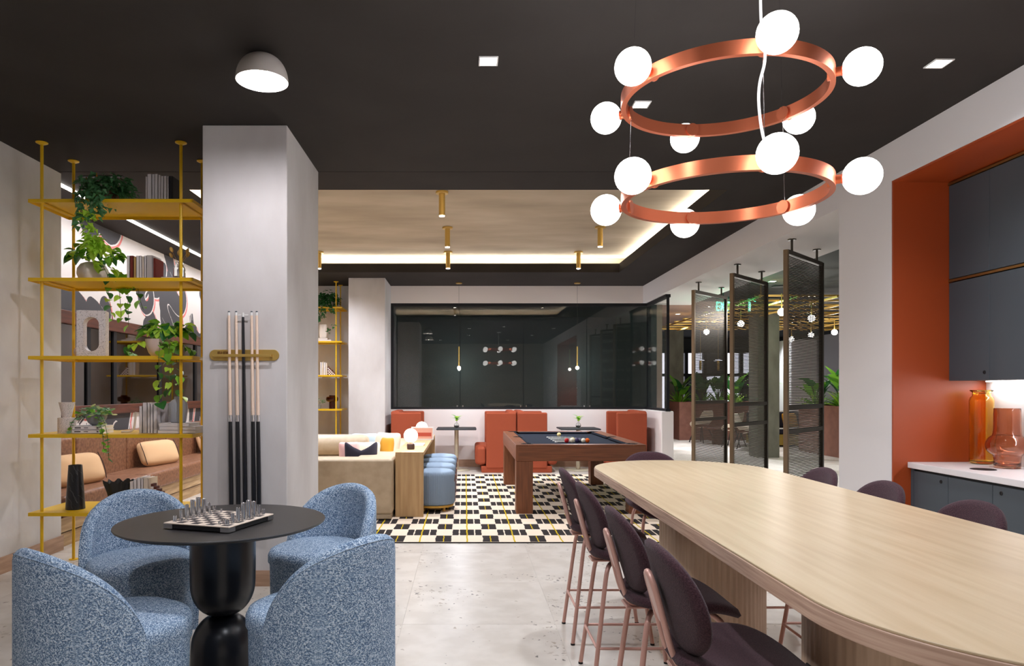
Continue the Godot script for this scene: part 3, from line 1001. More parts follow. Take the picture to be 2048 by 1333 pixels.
func fittings(warm: Color) -> void:
	# square recessed downlights
	var dl := [[.135, 3.94, "nearest the middle of the dark ceiling"], [2.70, 3.97, "at the right edge of the dark ceiling"], [1.15, 4.54, "seen through the upper chandelier ring"], [.135, 1.3, "above the camera by the near stools"], [2.3, 1.3, "above the near end of the oak table"], [-.9, -1.0, "behind the camera at left"], [1.6, -1.0, "behind the camera at right"]]
	for q in dl:
		downlight(P(q[0], CEIL, q[1]), "square recessed downlight " + q[2], 3.0, 66.0)
	for q in [[5.28, 11.96, "nearest the beam"], [5.46, 15.5, "behind the farthest screen"], [7.5, 9.0, "right of the grid"], [8.4, 19.0, "far end of the hall"], [5.2, 17.0, "over the hall chairs"], [9.5, 12.0, "hall right side"]]:
		downlight(P(q[0], CEIL if q[0] > 6.3 or q[1] < 14.6 else CEIL - .012, q[1]), "square recessed downlight in the hall ceiling, " + q[2], 17.0, 52.0)
	# brass spot cylinders under the cove
	for q in [[-.243, 7.53, "left row, nearest"], [-.224, 9.18, "left row, middle"], [-.255, 10.79, "left row, farthest"], [1.78, 9.15, "right row, nearer"], [1.765, 10.8, "right row, farther"], [-2.25, 7.5, "row behind the near column, nearest"], [-2.25, 9.2, "row behind the near column, middle"], [-2.25, 10.8, "row behind the near column, farthest"]]:
		var sp := thing("ceiling_spot", "brass ceiling spot cylinder, " + q[2], "lamp", P(q[0], 3.52, q[1]), 0, "brass spots in the cove")
		part(sp, "flange", G.new().cyl(Vector3(0, -.024, 0), .068, .024, 32, .003), M.brass)
		part(sp, "barrel", G.new().lathe([Vector2(.0, -.24), Vector2(.026, -.24), Vector2(.026, -.26), Vector2(.034, -.26), Vector2(.034, -.024), Vector2(0, -.024)], 28), M.brass)
		part(sp, "lens", G.new().cyl(Vector3(0, -.268, 0), .029, .01, 24), M.bulb)
		spot(sp, Vector3(0, -.274, 0), 4.8, warm, 72.0, .025, 1.0)
	# cove light strips, hidden behind the lip
	for q in [[P(-.15, 3.385, 11.24), Vector2(5.4, .03), Vector2(1, 0)], [P(-.15, 3.385, 6.3), Vector2(5.4, .03), Vector2(1, 0)], [P(2.64, 3.385, 8.77), Vector2(.03, 4.5), Vector2(0, 1)], [P(-2.95, 3.385, 8.77), Vector2(.03, 4.5), Vector2(0, 1)]]:
		var side: String = ["along the far side", "along the near side", "along the right side", "along the left side"][[11.24, 6.3, 8.77].find(snappedf(-q[0].z, .01)) if absf(q[0].x) < 2 else (2 if q[0].x > 0 else 3)]
		var cl := thing("cove_light", "warm light strip in the ceiling cove " + side, "light", q[0])
		part(cl, "diffuser", G.new().box(Vector3(0, .004, 0), Vector3(q[1].x, .008, q[1].y)), M.led_warm)
		area(cl, Vector3(0, .012, 0), q[1], 3.4, c8(252, 248, 238), Vector3(90, 0, 0))
	# straight light line on the lounge ceiling
	var ll := thing("light_line", "long white light line on the dark lounge ceiling", "light", P(-3.65, CEIL - .012, 9.25))
	part(ll, "diffuser", G.new().box(Vector3(0, .004, 0), Vector3(.035, .016, 6.2)), M.led)
	area(ll, Vector3(0, -.008, 0), Vector2(.04, 6.2), 4.2, c8(242, 244, 255), Vector3(-90, 0, 0))
	# slim brass pendants over the bistro tables
	for q in [[-.096, "left"], [1.96, "right"]]:
		var pd := thing("rod_pendant", "slim brass rod pendant above the %s bistro table" % q[1], "lamp", P(q[0], 0, 12.12), 0, "brass rod pendants")
		part(pd, "canopy", G.new().cyl(Vector3(0, 3.222, 0), .055, .018, 28, .003), M.brass)
		part(pd, "cord", G.new().tube([Vector3(0, 3.222, 0), Vector3(0, 2.13, 0)], .002, 6), M.bronze)
		part(pd, "rod", G.new().cyl(Vector3(0, 1.79, 0), .011, .34, 16, .002), M.brass)
		part(pd, "bulb", G.new().ball(Vector3(0, 1.76, 0), .03, 20), M.bulb)
		omni(pd, Vector3(0, 1.76, 0), .45, warm, .03)

func downlight(at: Vector3, label: String, e: float, angle: float) -> void:
	var d := thing("downlight", label, "downlight", at, 0, "square recessed downlights")
	var g := G.new()
	for s in [-1.0, 1.0]:
		g.box(Vector3(s * .05, -.003, 0), Vector3(.008, .006, .108)).box(Vector3(0, -.003, s * .05), Vector3(.092, .006, .008))
	part(d, "frame", g, M.white_paint)
	part(d, "diffuser", G.new().box(Vector3(0, -.0015, 0), Vector3(.092, .002, .092)), M.downlight)
	spot(d, Vector3(0, -.012, 0), e, c8(238, 242, 252), angle, .045, 1.0)

# ---------------------------------------------------------------- furniture
func build_chess_corner() -> void:
	var C := P(-1.18, 0, 3.41)
	var t := thing("pedestal_table", "round black cafe table on a black hourglass pedestal", "table", C)
	part(t, "table_top", G.new().lathe([Vector2(0, .722), Vector2(.470, .722), Vector2(.488, .732), Vector2(.49, .737), Vector2(.488, .74), Vector2(0, .74)], 96, Vector3(), .8), M.table_black)
	var up := [Vector2(0, .283), Vector2(.035, .284)]
	for i in 11:
		var a := PI / 2 * (i + 1) / 11.0
		up.append(Vector2(.035 + .117 * sin(a), .437 - .153 * cos(a)))
	up += [Vector2(.153, .50), Vector2(.154, .722), Vector2(0, .722)]
	part(t, "upper_pedestal", G.new().lathe(up, 64, Vector3(), .6), M.black_gloss)
	var lo := [Vector2(0, .0), Vector2(.149, 0), Vector2(.151, .01), Vector2(.149, .12)]
	for i in 11:
		var a := PI / 2 * i / 11.0
		lo.append(Vector2(.035 + .113 * cos(a), .13 + .152 * sin(a)))
	lo += [Vector2(.035, .282), Vector2(0, .2825)]
	part(t, "lower_pedestal", G.new().lathe(lo, 64, Vector3(), .6), M.black_gloss)
	# barrel chairs
	var chairs := [[-1.44, 2.78, Vector2(.57, .82), "nearest at left, its back to the camera"], [-.60, 2.96, Vector2(-.80, .60), "nearest at right, its back to the camera"], [-1.80, 3.88, Vector2(.50, -.87), "behind the chess table at left, in front of the yellow shelf"], [-.83, 4.14, Vector2(-.50, -.87), "behind the chess table at right, beside the plaster column"]]
	var proto: Node3D = null
	for q in chairs:
		var dir: Vector2 = q[2]
		var yaw := atan2(-dir.x, dir.y)
		if proto == null:
			proto = thing("barrel_chair", "", "chair", P(q[0], 0, q[1]), yaw, "blue barrel chairs round the chess table")
			barrel_chair(proto)
			proto.set_meta("label", "blue boucle barrel chair, " + q[3])
		else:
			dup(proto, P(q[0], 0, q[1]), yaw, "blue boucle barrel chair, " + q[3])
	# chess board and chrome men
	var byaw := deg_to_rad(-17.5)
	var bc := P(-1.16, .7405, 3.315)
	var b := thing("chess_board", "black and cream chess board with chrome corners", "chess board", bc, byaw)
	part(b, "base", G.new().box(Vector3(0, .014, 0), Vector3(.345, .022, .345), .002), M.black)
	part(b, "top_field", G.new().box(Vector3(0, .027, 0), Vector3(.352, .005, .352), .001), mat(c8(232, 214, 196), .35))
	for sx in [-1.0, 1.0]:
		for sz in [-1.0, 1.0]:
			part(b, "corner", G.new().box(Vector3(sx * .153, .014, sz * .153), Vector3(.048, .0235, .048), .002), M.chrome)
			part(b, "foot", G.new().box(Vector3(sx * .13, .0015, sz * .13), Vector3(.03, .003, .03)), M.rubber)
	var sq := .0405
	for i in 8:
		for j in 8:
			if (i + j) % 2 == 0:
				part(b, "dark_square", G.new().box(Vector3((i - 3.5) * sq, .0297, (j - 3.5) * sq), Vector3(sq - .0006, .0006, sq - .0006)), mat_dark_square())
	var hs := [.026, .047, .066, .082, .088, .076, .050, .026]
	var rs := [.0095, .008, .010, .0115, .0125, .011, .008, .0085]
	var meshes := {}
	for side in 2:
		for j in 8:
			var x := (-3.5 if side == 0 else 3.5) * sq
			var h: float = hs[j]
			var r: float = rs[j]
			var key := "%d" % j
			if not meshes.has(key):
				meshes[key] = G.new().lathe([Vector2(0, 0), Vector2(r, 0), Vector2(r, h * .35), Vector2(r * .94, h * .5), Vector2(r * .92, h - .002), Vector2(r * .84, h), Vector2(r * .7, h - .003), Vector2(0, h - .003)], 20, Vector3(), .9).mesh()
			var at := bc + Basis(Vector3.UP, byaw) * Vector3(x, .0301, (3.5 - j) * sq)
			var o := inst(self, "chess_piece", meshes[key], M.chrome, Transform3D(Basis(), at))
			tag(o, "chrome cylinder chess piece, %s from the front in the %s back row" % [nth(j), "left" if side == 0 else "right"], "chess piece", "tall chrome chess pieces")
			var pg := "pawn"
			if not meshes.has(pg):
				meshes[pg] = G.new().lathe([Vector2(0, 0), Vector2(.006, 0), Vector2(.006, .015), Vector2(.005, .016), Vector2(0, .016)], 14).mesh()
			var at2 := bc + Basis(Vector3.UP, byaw) * Vector3((-2.5 if side == 0 else 2.5) * sq, .0301, (3.5 - j) * sq)
			var p := inst(self, "chess_pawn", meshes[pg], M.chrome, Transform3D(Basis(), at2))
			tag(p, "tiny chrome pawn, %s from the front in the %s row" % [nth(j), "left" if side == 0 else "right"], "chess piece", "tiny chrome pawns")
	# cue rack and cues on the column
	var rk := thing("cue_rack", "brass pill-shaped cue rack on the plaster column", "rack", P(-1.545, 1.622, 4.9))
	var pill := PackedVector2Array()
	for i in 25:
		var a := PI / 2 + PI * i / 24.0
		pill.append(Vector2(-.205 + .039 * cos(a), .039 * sin(a)))
	for i in 25:
		var a := -PI / 2 + PI * i / 24.0
		pill.append(Vector2(.205 + .039 * cos(a), .039 * sin(a)))
	var g := G.new()
	g.T = Transform3D(Basis(Vector3(1, 0, 0), PI / 2), Vector3())
	part(rk, "back_plate", g.prism(pill, 0, .01, .002), M.brass)
	part(rk, "front_bar", G.new().box(Vector3(-.005, -.004, .052), Vector3(.41, .02, .008), .003).box(Vector3(-.2, -.004, .03), Vector3(.016, .018, .042)).box(Vector3(.19, -.004, .03), Vector3(.016, .018, .042)), M.brass)
	part(rk, "chalk_cup", G.new().box(Vector3(-.165, .014, .03), Vector3(.024, .024, .024), .003).box(Vector3(-.125, .014, .03), Vector3(.024, .024, .024), .003), M.brass_dark)
	part(rk, "bottom_rest", G.new().box(Vector3(0, -1.165, .035), Vector3(.34, .02, .07), .004), M.brass)
	var cues := [[-.092, 0], [-.042, 0], [.006, 1], [.066, 0], [.102, 0]]
	for i in 5:
		var c := thing("pool_cue", "black bridge stick with a white tip hanging in the middle of the rack" if cues[i][1] == 1 else "pale pool cue with a black butt, %s in the brass rack" % ["leftmost", "second from left", "", "second from right", "rightmost"][i], "cue", P(-1.545 + cues[i][0] + .012, .468, 4.9 - .036), 0, "pool cues in the rack")
		var lean := Transform3D(Basis(Vector3(0, 0, 1), deg_to_rad(.7)), Vector3())
		if cues[i][1] == 1:
			var s := G.new()
			s.T = lean
			part(c, "shaft", s.lathe([Vector2(0, 0), Vector2(.0155, 0), Vector2(.0155, .4), Vector2(.009, 1.42), Vector2(0, 1.42)], 20), M.black_gloss)
			var hd := G.new()
			hd.T = lean
			part(c, "bridge_head", hd.cyl(Vector3(0, 1.42, 0), .008, .03, 12).box(Vector3(.022, 1.434, 0), Vector3(.026, .006, .006)).box(Vector3(-.022, 1.434, 0), Vector3(.026, .006, .006)), M.white_paint)
			continue
		for sg in [["butt", [Vector2(0, 0), Vector2(.0155, 0), Vector2(.0155, .3), Vector2(.013, .69), Vector2(0, .69)], M.black_gloss], ["joint", [Vector2(0, .69), Vector2(.0132, .69), Vector2(.0128, .735), Vector2(0, .735)], M.chrome], ["shaft", [Vector2(0, .735), Vector2(.0122, .735), Vector2(.0085, 1.43), Vector2(0, 1.43)], mat_cue()], ["ferrule", [Vector2(0, 1.43), Vector2(.0085, 1.43), Vector2(.0083, 1.452), Vector2(0, 1.452)], M.white_paint], ["tip", [Vector2(0, 1.452), Vector2(.0083, 1.452), Vector2(.0070, 1.460), Vector2(0, 1.462)], M.slate]]:
			var s2 := G.new()
			s2.T = lean
			part(c, sg[0], s2.lathe(sg[1], 18), sg[2])

var _ds: StandardMaterial3D
func mat_dark_square() -> StandardMaterial3D:
	if _ds == null:
		_ds = mat(c8(52, 48, 52), .35)
	return _ds
var _cm: StandardMaterial3D
func mat_cue() -> StandardMaterial3D:
	if _cm == null:
		_cm = mat(c8(232, 206, 184), .4)
	return _cm

func barrel_chair(t: Node3D) -> void:
	# faces -z; seat drum and a tall wrap-round back whose rim falls in an arch to the seat
	var seat := G.new()
	seat.T = Transform3D(Basis(), Vector3(0, 0, -.055))
	var pr := [Vector2(0, 0), Vector2(.92, 0), Vector2(.95, .02), Vector2(.955, .2), Vector2(.965, .38), Vector2(1.0, .395), Vector2(1.0, .43), Vector2(.96, .455), Vector2(.85, .47), Vector2(.5, .478), Vector2(0, .48)]
	part(t, "seat", seat.slab(.272, .285, 2.15, 1.0, null, 56, pr), M.boucle)
	var rows := []
	var A := deg_to_rad(92.0)
	var Ro := .305
	var Ri := .238
	var N := 64
	for i in N + 1:
		var u := -1.0 + 2.0 * i / N
		u = sin(u * PI / 2.0)
		var phi := A * u
		var h := .41 + .385 * pow(maxf(0.0, 1.0 - pow(absf(u), 2.0)), .55)
		var ro := Ro
		var ri := Ri
		var endk := clampf((1.0 - absf(u)) / .03, 0.0, 1.0)
		ri = lerpf(Ro - .03, Ri, sqrt(endk))
		var m := (ro + ri) / 2.0
		var w := (ro - ri) / 2.0
		var row := PackedVector3Array()
		var prof := [Vector2(ro - .012, .0), Vector2(ro - .004, .03), Vector2(ro, .15), Vector2(ro, h * .6), Vector2(ro, h - .045)]
		for k in range(1, 9):
			var a := PI * k / 9.0
			prof.append(Vector2(m + w * cos(a), h - .045 + .045 * sin(a)))
		prof += [Vector2(ri, h - .045), Vector2(ri, .35), Vector2(ri, .0)]
		for q in prof:
			row.append(Vector3(sin(phi) * q.x, q.y, cos(phi) * q.x))
		rows.append(row)
	var bk := G.new()
	bk.grid(rows)
	bk.face(Array(rows[0]), Vector3(0, 0, -1))
	bk.face(Array(rows[N]), Vector3(0, 0, -1))
	part(t, "backrest", bk, M.boucle)
	# piping seam along the outer rim
	var seam := []
	for i in range(2, N - 1):
		seam.append(rows[i][6].lerp(rows[i][5], .4) + Vector3(0, .001, 0))
	part(t, "seam", G.new().tube(seam, .0035, 6), M.boucle)
	part(t, "glide", G.new().cyl(Vector3(0, -.0005, -.04), .2, .006, 32), M.rubber)

func build_counter_table() -> void:
	var t := thing("counter_table", "long pale oak counter table with rounded ends", "table", P(1.293, 0, 2.86))
	var poly := PackedVector2Array()
	var r := .516
	var L := 1.79 - r
	for i in 49:
		var a := PI * i / 48.0
		poly.append(Vector2(r * cos(a), L + r * sin(a)))
	for i in 49:
		var a := PI + PI * i / 48.0
		poly.append(Vector2(r * cos(a), -L + r * sin(a)))
	var inner := PackedVector2Array()
	for p in poly:
		inner.append(p * Vector2(.995, .9985))
	part(t, "table_top", G.new().prism(inner, .9048, .9105, .0012), M.oak_top)
	part(t, "edge_band", G.new().prism(poly, .861, .9048, .0015), M.oak_edge)
	for z in [-.79, .79]:
		var rows := []
		for y in [0.0, .861]:
			var row := PackedVector3Array()
			for j in 240:
				var a := TAU * j / 240.0
				var rr := .262 + (.0022 if j % 4 < 2 else 0.0)
				row.append(Vector3(cos(a) * rr, y, z + sin(a) * rr))
			rows.append(row)
		part(t, "drum_leg", G.new().grid(rows, true), M.oak_leg)
	part(t, "power_socket", G.new().box(Vector3(-.2655, .52, .79), Vector3(.006, .08, .05), .001), M.black)
	# stools
	var names := ["farthest on the left side of the oak table", "second from the far end on the left side of the oak table", "third from the far end on the left side of the oak table", "nearest on the left side of the oak table", "farthest on the right side of the oak table", "second from the far end on the right side of the oak table", "third from the far end on the right side, by the cabinets", "at the far rounded end of the oak table"]
	var spots := [[.80, 3.94, -PI / 2], [.80, 3.34, -PI / 2], [.80, 2.63, -PI / 2], [.80, 2.03, -PI / 2], [1.80, 3.94, PI / 2], [1.80, 3.36, PI / 2], [1.80, 2.76, PI / 2], [1.31, 4.72, PI]]
	var proto: Node3D = null
	for i in spots.size():
		var s = spots[i]
		var lab: String = "plum counter stool, " + names[i]
		if proto == null:
			proto = thing("counter_stool", lab, "stool", P(s[0], 0, s[1]), s[2], "plum counter stools")
			stool(proto)
		else:
			dup(proto, P(s[0], 0, s[1]), s[2], lab)

func stool(t: Node3D) -> void:
	var sh := .60
	# seat: rounded slab with a drooping front edge
	part(t, "seat", G.new().slab(.215, .215, 2.5, .045, func(p: Vector3) -> Vector3:
		var f := clampf((-p.z - .05) / .165, 0.0, 1.0)
		return Vector3(p.x * (1.0 - .06 * f), p.y + sh - .055 * f * f + .02 * pow(absf(p.x) / .215, 2.0) + .012 * clampf(p.z / .2, 0.0, 1.0), p.z - .005), 48), M.plum)
	# back: rounded shield, curved round the sitter and leaning back
	var bk := G.new()
	bk.slab(.205, .158, 2.35, .04, func(p: Vector3) -> Vector3:
		var y := p.z * -1.0
		var x := p.x * (1.0 - .10 * clampf(-y / .158, 0.0, 1.0))
		return Vector3(x, .782 + y, .205 + p.y * -1.0 + y * .30 - 1.0 * x * x), 48)
	part(t, "backrest", bk, M.plum)
	# back loop and plate
	var loop := []
	for i in 13:
		var a := PI * i / 12.0
		loop.append(Vector3(.034 * cos(a), .80 + .05 * sin(a), .252 + .05 * sin(a) * .30))
	var path := [Vector3(.03, .575, .08), Vector3(.032, .573, .175), Vector3(.034, .62, .205), Vector3(.034, .76, .241)] + loop + [Vector3(-.034, .76, .241), Vector3(-.034, .62, .205), Vector3(-.032, .573, .175), Vector3(-.03, .575, .08)]
	part(t, "back_loop", G.new().tube(bend(path, .05, 4), .0095, 10), M.rose)
	var pl := G.new()
	pl.slab(.03, .07, 2.0, .006, func(p: Vector3) -> Vector3:
		return Vector3(p.x, .775 - p.z, .251 - p.y - p.z * .30), 28)
	part(t, "back_plate", pl, M.rose_plate)
	part(t, "bracket", G.new().box(Vector3(0, .572, .12), Vector3(.09, .012, .16), .004), M.rose)
	for sx in [-1.0, 1.0]:
		# rear leg: straight; front leg: bent under the seat
		part(t, "leg", G.new().tube(bend([Vector3(sx * .05, .568, .10), Vector3(sx * .115, .566, .135), Vector3(sx * .135, .52, .15), Vector3(sx * .173, .006, .215)], .045, 5), .0105, 12), M.rose)
		part(t, "leg", G.new().tube(bend([Vector3(sx * .05, .568, -.05), Vector3(sx * .12, .56, -.12), Vector3(sx * .14, .49, -.145), Vector3(sx * .173, .006, -.215)], .07, 6), .0105, 12), M.rose)
		for sz in [-1.0, 1.0]:
			part(t, "foot", G.new().cyl(Vector3(sx * .173, 0, sz * .215), .0115, .01, 12), M.rubber)
	var fx := .160
	var fz := .192
	var ring := []
	for c in [[1, 1], [-1, 1], [-1, -1], [1, -1]]:
		var cc := Vector3(c[0] * (fx - .02), .2, c[1] * (fz - .02))
		var a0: float = {"1,1": 0.0, "-1,1": PI / 2, "-1,-1": PI, "1,-1": 1.5 * PI}["%d,%d" % c]
		ring += arc(cc, .024, a0, a0 + PI / 2, 4)
	part(t, "footrest", G.new().tube(ring, .0068, 8, true), M.rose)

func build_far_seating() -> void:
	# rug
	var rg := thing("rug", "cream and charcoal checked rug with mustard lines under the pool table", "rug", P(.024 + .215 * 1, 0, 8.762))
	var hw := 2.365
	var hl := 2.498
	var u0 := -hw / .43 / 4.0
	part(rg, "pile", G.new().face([Vector3(-hw, .012, hl), Vector3(hw, .012, hl), Vector3(hw, .012, -hl), Vector3(-hw, .012, -hl)], Vector3.UP, [Vector2(u0, .125), Vector2(-u0, .125), Vector2(-u0, .125 - hl * 2 / .56 / 4.0), Vector2(u0, .125 - hl * 2 / .56 / 4.0)]), M.rug)
	part(rg, "backing", G.new().box(Vector3(0, .0055, 0), Vector3(hw * 2, .011, hl * 2)), M.rug_edge)
	var RY := .013
	# pool table
	var p := thing("pool_table", "walnut pool table with dark blue felt", "pool table", P(1.283, RY, 8.94))
	var W := .717
	var Ln := 1.27
	for sx in [-1.0, 1.0]:
		for sz in [-1.0, 1.0]:
			part(p, "leg", G.new().box(Vector3(sx * (W - .095), .29, sz * (Ln - .095)), Vector3(.185, .58, .185), .004), M.walnut_leg)
		part(p, "apron", G.new().box(Vector3(sx * (W - .0125), .665, 0), Vector3(.025, .17, Ln * 2 - .05), .003), M.walnut)
		part(p, "apron", G.new().box(Vector3(0, .665, sx * (Ln - .0125)), Vector3(W * 2 - .05, .17, .025), .003), M.walnut)
		part(p, "rail", G.new().box(Vector3(sx * (W - .07), .7555, 0), Vector3(.14, .011, Ln * 2), .003), M.walnut)
		part(p, "rail", G.new().box(Vector3(0, .7555, sx * (Ln - .07)), Vector3(W * 2 - .28, .011, .14), .003), M.walnut)
		for sz in [-1.0, 1.0]:
			part(p, "apron_corner", G.new().box(Vector3(sx * (W - .014), .665, sz * (Ln - .014)), Vector3(.03, .171, .03), .003), M.walnut_leg)
			part(p, "cushion", G.new().box(Vector3(sx * (W - .158), .744, sz * .585), Vector3(.042, .03, 1.0), .012), M.felt_dark)
			part(p, "corner_pocket", G.new().lathe([Vector2(.05, .76), Vector2(.068, .7605), Vector2(.07, .764), Vector2(.05, .766), Vector2(.046, .70), Vector2(0, .70)], 24, Vector3(sx * (W - .135), 0, sz * (Ln - .135)), .5), M.black)
		part(p, "cushion", G.new().box(Vector3(0, .744, sx * (Ln - .158)), Vector3(.98, .03, .042), .012), M.felt_dark)
		part(p, "side_pocket", G.new().lathe([Vector2(.045, .76), Vector2(.062, .7605), Vector2(.064, .764), Vector2(.045, .766), Vector2(.042, .70), Vector2(0, .70)], 24, Vector3(sx * (W - .12), 0, 0), .5), M.black)
		for q in [-.9, -.6, -.3, .3, .6, .9]:
			part(p, "sight", G.new().cyl(Vector3(sx * (W - .07), .7605, q), .007, .001, 12), M.chrome)
	part(p, "bed", G.new().box(Vector3(0, .715, 0), Vector3(W * 2 - .28, .03, Ln * 2 - .28)), M.felt)
	part(p, "underframe", G.new().box(Vector3(0, .64, 0), Vector3(W * 2 - .06, .11, Ln * 2 - .06)), M.black)
	var by := RY + .730
	var ballsd := [[1.28, 9.45, c8(238, 214, 150), "cream cue ball alone at the far side of the pool table", -1], [1.225, 8.36, c8(176, 30, 34), "red pool ball at the left end of the row", -1], [1.285, 8.36, c8(232, 226, 206), "yellow striped pool ball beside the red one", 0], [1.312, 8.47, c8(226, 214, 160), "pale yellow pool ball behind the striped one", -1], [1.35, 8.36, c8(60, 52, 84), "dark purple pool ball in the middle of the row", -1], [1.392, 8.42, c8(92, 92, 108), "grey-violet pool ball behind the purple one", -1], [1.425, 8.36, c8(232, 226, 206), "white pool ball beside the orange one", -1], [1.472, 8.36, c8(220, 96, 30), "orange pool ball at the right end of the row", -1]]
	for q in ballsd:
		var bm := mat(q[2], .12)
		var bt := thing("pool_ball", q[3], "ball", P(q[0], by + .0285, q[1]), 0, "pool balls")
		part(bt, "shell", G.new().ball(Vector3(), .0285, 20), bm)
		if q[4] == 0:
			part(bt, "stripe", G.new().lathe([Vector2(.0268, -.01), Vector2(.0285, -.0), Vector2(.0268, .01)], 20, Vector3(), .2), mat(c8(220, 170, 40), .12))
	var rack := thing("ball_rack", "pale five-pronged ball rack lying on the pool table felt", "rack", P(1.105, by, 8.83))
	part(rack, "prongs", prongs(), M.white_paint)
	# tan leather sofa
	var s := thing("leather_sofa", "tan leather corner sofa with wide flat arms", "sofa", P(-2.0, RY, 8.9))
	part(s, "near_arm", G.new().rbox(Vector3(.32, .345, 1.42), Vector3(1.84, .58, .34), .028), M.tan_leather)
	part(s, "near_plinth", G.new().box(Vector3(.32, .03, 1.42), Vector3(1.82, .05, .32), .008), M.tan_leather)
	part(s, "right_back", G.new().rbox(Vector3(1.03, .345, -.2), Vector3(.42, .58, 2.90), .028), M.tan_leather)
	part(s, "seat", G.new().box(Vector3(.14, .20, -.1), Vector3(1.48, .34, 2.75), .04), M.tan_leather)
	part(s, "far_arm", G.new().rbox(Vector3(.32, .34, -1.5), Vector3(1.84, .57, .34), .028), M.tan_leather)
	var bol := G.new()
	bol.T = Transform3D(Basis(Vector3(0, 0, 1), PI / 2), Vector3(.78, .66, .05))
	part(s, "back_roll", bol.lathe([Vector2(0, 0), Vector2(.10, 0), Vector2(.13, .03), Vector2(.14, .08), Vector2(.14, 1.25), Vector2(.13, 1.32), Vector2(.10, 1.35), Vector2(0, 1.35)], 32, Vector3(), .6), M.tan_leather)
	part(s, "roll_base", G.new().box(Vector3(.1, .44, .05), Vector3(1.34, .2, .24), .03), M.tan_leather)
	for q in [[.985, 1.592], [-.5, 1.5]]:
		part(s, "foot", G.new().box(Vector3(q[0], .007, 1.40), Vector3(.06, .012, .06)), M.black)
	# cushions on the sofa
	pillow("throw_pillow", "dark navy velvet pillow with a chopped top on the tan sofa", P(-1.165, RY + .625, 7.86), .20, .20, .13, 8.0, -14.0, M.navy, true)
	pillow("throw_pillow", "cream pillow printed with fine pink lines behind the navy pillow", P(-1.2, RY + .60, 8.24), .22, .165, .12, 0.0, -16.0, M.cream_cloth, false)
	pillow("throw_pillow", "small mustard pillow standing behind the navy pillow", P(-.935, RY + .61, 8.32), .10, .20, .1, -25.0, -12.0, M.gold_cloth, false)
	pillow("throw_pillow", "large cream pillow standing behind the mustard one", P(-.98, RY + .62, 8.75), .22, .23, .12, -35.0, -14.0, M.cream_cloth, false)
	pillow("throw_pillow", "pale blue pillow at the back of the tan sofa", P(-1.33, RY + .60, 9.3), .2, .2, .12, 10.0, -10.0, M.sky_cloth, false)
	pillow("throw_pillow", "pale pink pillow peeping over the navy pillow at left", P(-1.32, RY + .62, 8.0), .13, .16, .1, 20.0, -10.0, M.pink_cloth, false)
	# console
	var c := thing("console_table", "pale oak waterfall console table behind the sofa", "console", P(-.592, RY, 8.95))
	part(c, "top", G.new().box(Vector3(0, .675, 0), Vector3(.302, .04, 2.92), .002), M.console)
	for sz in [-1.0, 1.0]:
		part(c, "side_panel", G.new().box(Vector3(0, .3275, sz * 1.44), Vector3(.302, .655, .04), .002), M.console)
	part(c, "back_panel", G.new().box(Vector3(-.135, .33, 0), Vector3(.02, .64, 2.82)), M.console)
	for q in [[-.605, 7.86, "near end"], [-.585, 9.55, "far end"]]:
		var l := thing("globe_lamp", "glowing globe table lamp on a small brown base, %s of the console" % q[2], "lamp", P(q[0], RY + .695, q[1]), 0, "globe lamps on the console")
		part(l, "base", G.new().lathe([Vector2(0, 0), Vector2(.038, 0), Vector2(.044, .008), Vector2(.044, .055), Vector2(.036, .066), Vector2(.03, .068), Vector2(0, .068)], 32, Vector3(), .8), mat(c8(70, 52, 48), .35))
		part(l, "collar", G.new().cyl(Vector3(0, .068, 0), .02, .012, 20), M.brass)
		part(l, "globe", G.new().ball(Vector3(0, .155, 0), .079, 32), M.lamp_globe)
		omni(l, Vector3(0, .155, 0), .25, c8(250, 244, 240), .07)
	single("open_book", G.new().box(Vector3(0, .006, 0), Vector3(.16, .012, .22), .002).box(Vector3(.01, .016, .01), Vector3(.15, .008, .2), .002), M.paper, "pale flat magazine lying on the console between the lamps", "magazine", P(-.57, RY + .6955, 8.45))
	var fr := thing("picture_stand", "small upright framed print on the console before the far lamp", "frame", P(-.56, RY + .6955, 9.3), deg_to_rad(-4))
	part(fr, "frame", G.new().box(Vector3(0, .09, .004), Vector3(.30, .17, .012), .002).box(Vector3(0, .006, -.02), Vector3(.24, .012, .06)), M.white_paint)
	part(fr, "print", G.new().box(Vector3(0, .09, .0112), Vector3(.27, .14, .002)), mat(c8(214, 160, 140), .7))
	part(fr, "print_band", G.new().box(Vector3(.02, .075, .0126), Vector3(.2, .05, .001)), mat(c8(176, 70, 50), .7))
	# ottomans
	var on := ["nearest of the four under the console", "second of the four under the console", "third of the four under the console", "farthest of the four under the console"]
	var proto: Node3D = null
	for i in 4:
		var at := P(-.345, RY, 7.96 + .62 * i)
		var lab: String = "blue corduroy drum pouf with a leather strap, " + on[i]
		if proto == null:
			proto = thing("pouf", lab, "pouf", at, 0, "blue corduroy poufs")
			pouf(proto)
		else:
			dup(proto, at, .05 * i, lab)
	# high-backed rust settees and bistro tables by the window
	settee(P(-.94, 0, 12.02), 0.0, "rust red high-back settee behind the globe lamps, facing the left bistro table")
	settee(P(.58, 0, 12.02), PI, "rust red high-back settee left of the back-to-back pair")
	settee(P(1.155, 0, 12.02), 0.0, "rust red high-back settee right of the back-to-back pair")
	settee(P(2.75, 0, 12.02), PI, "rust red high-back settee at the right end by the low wall")
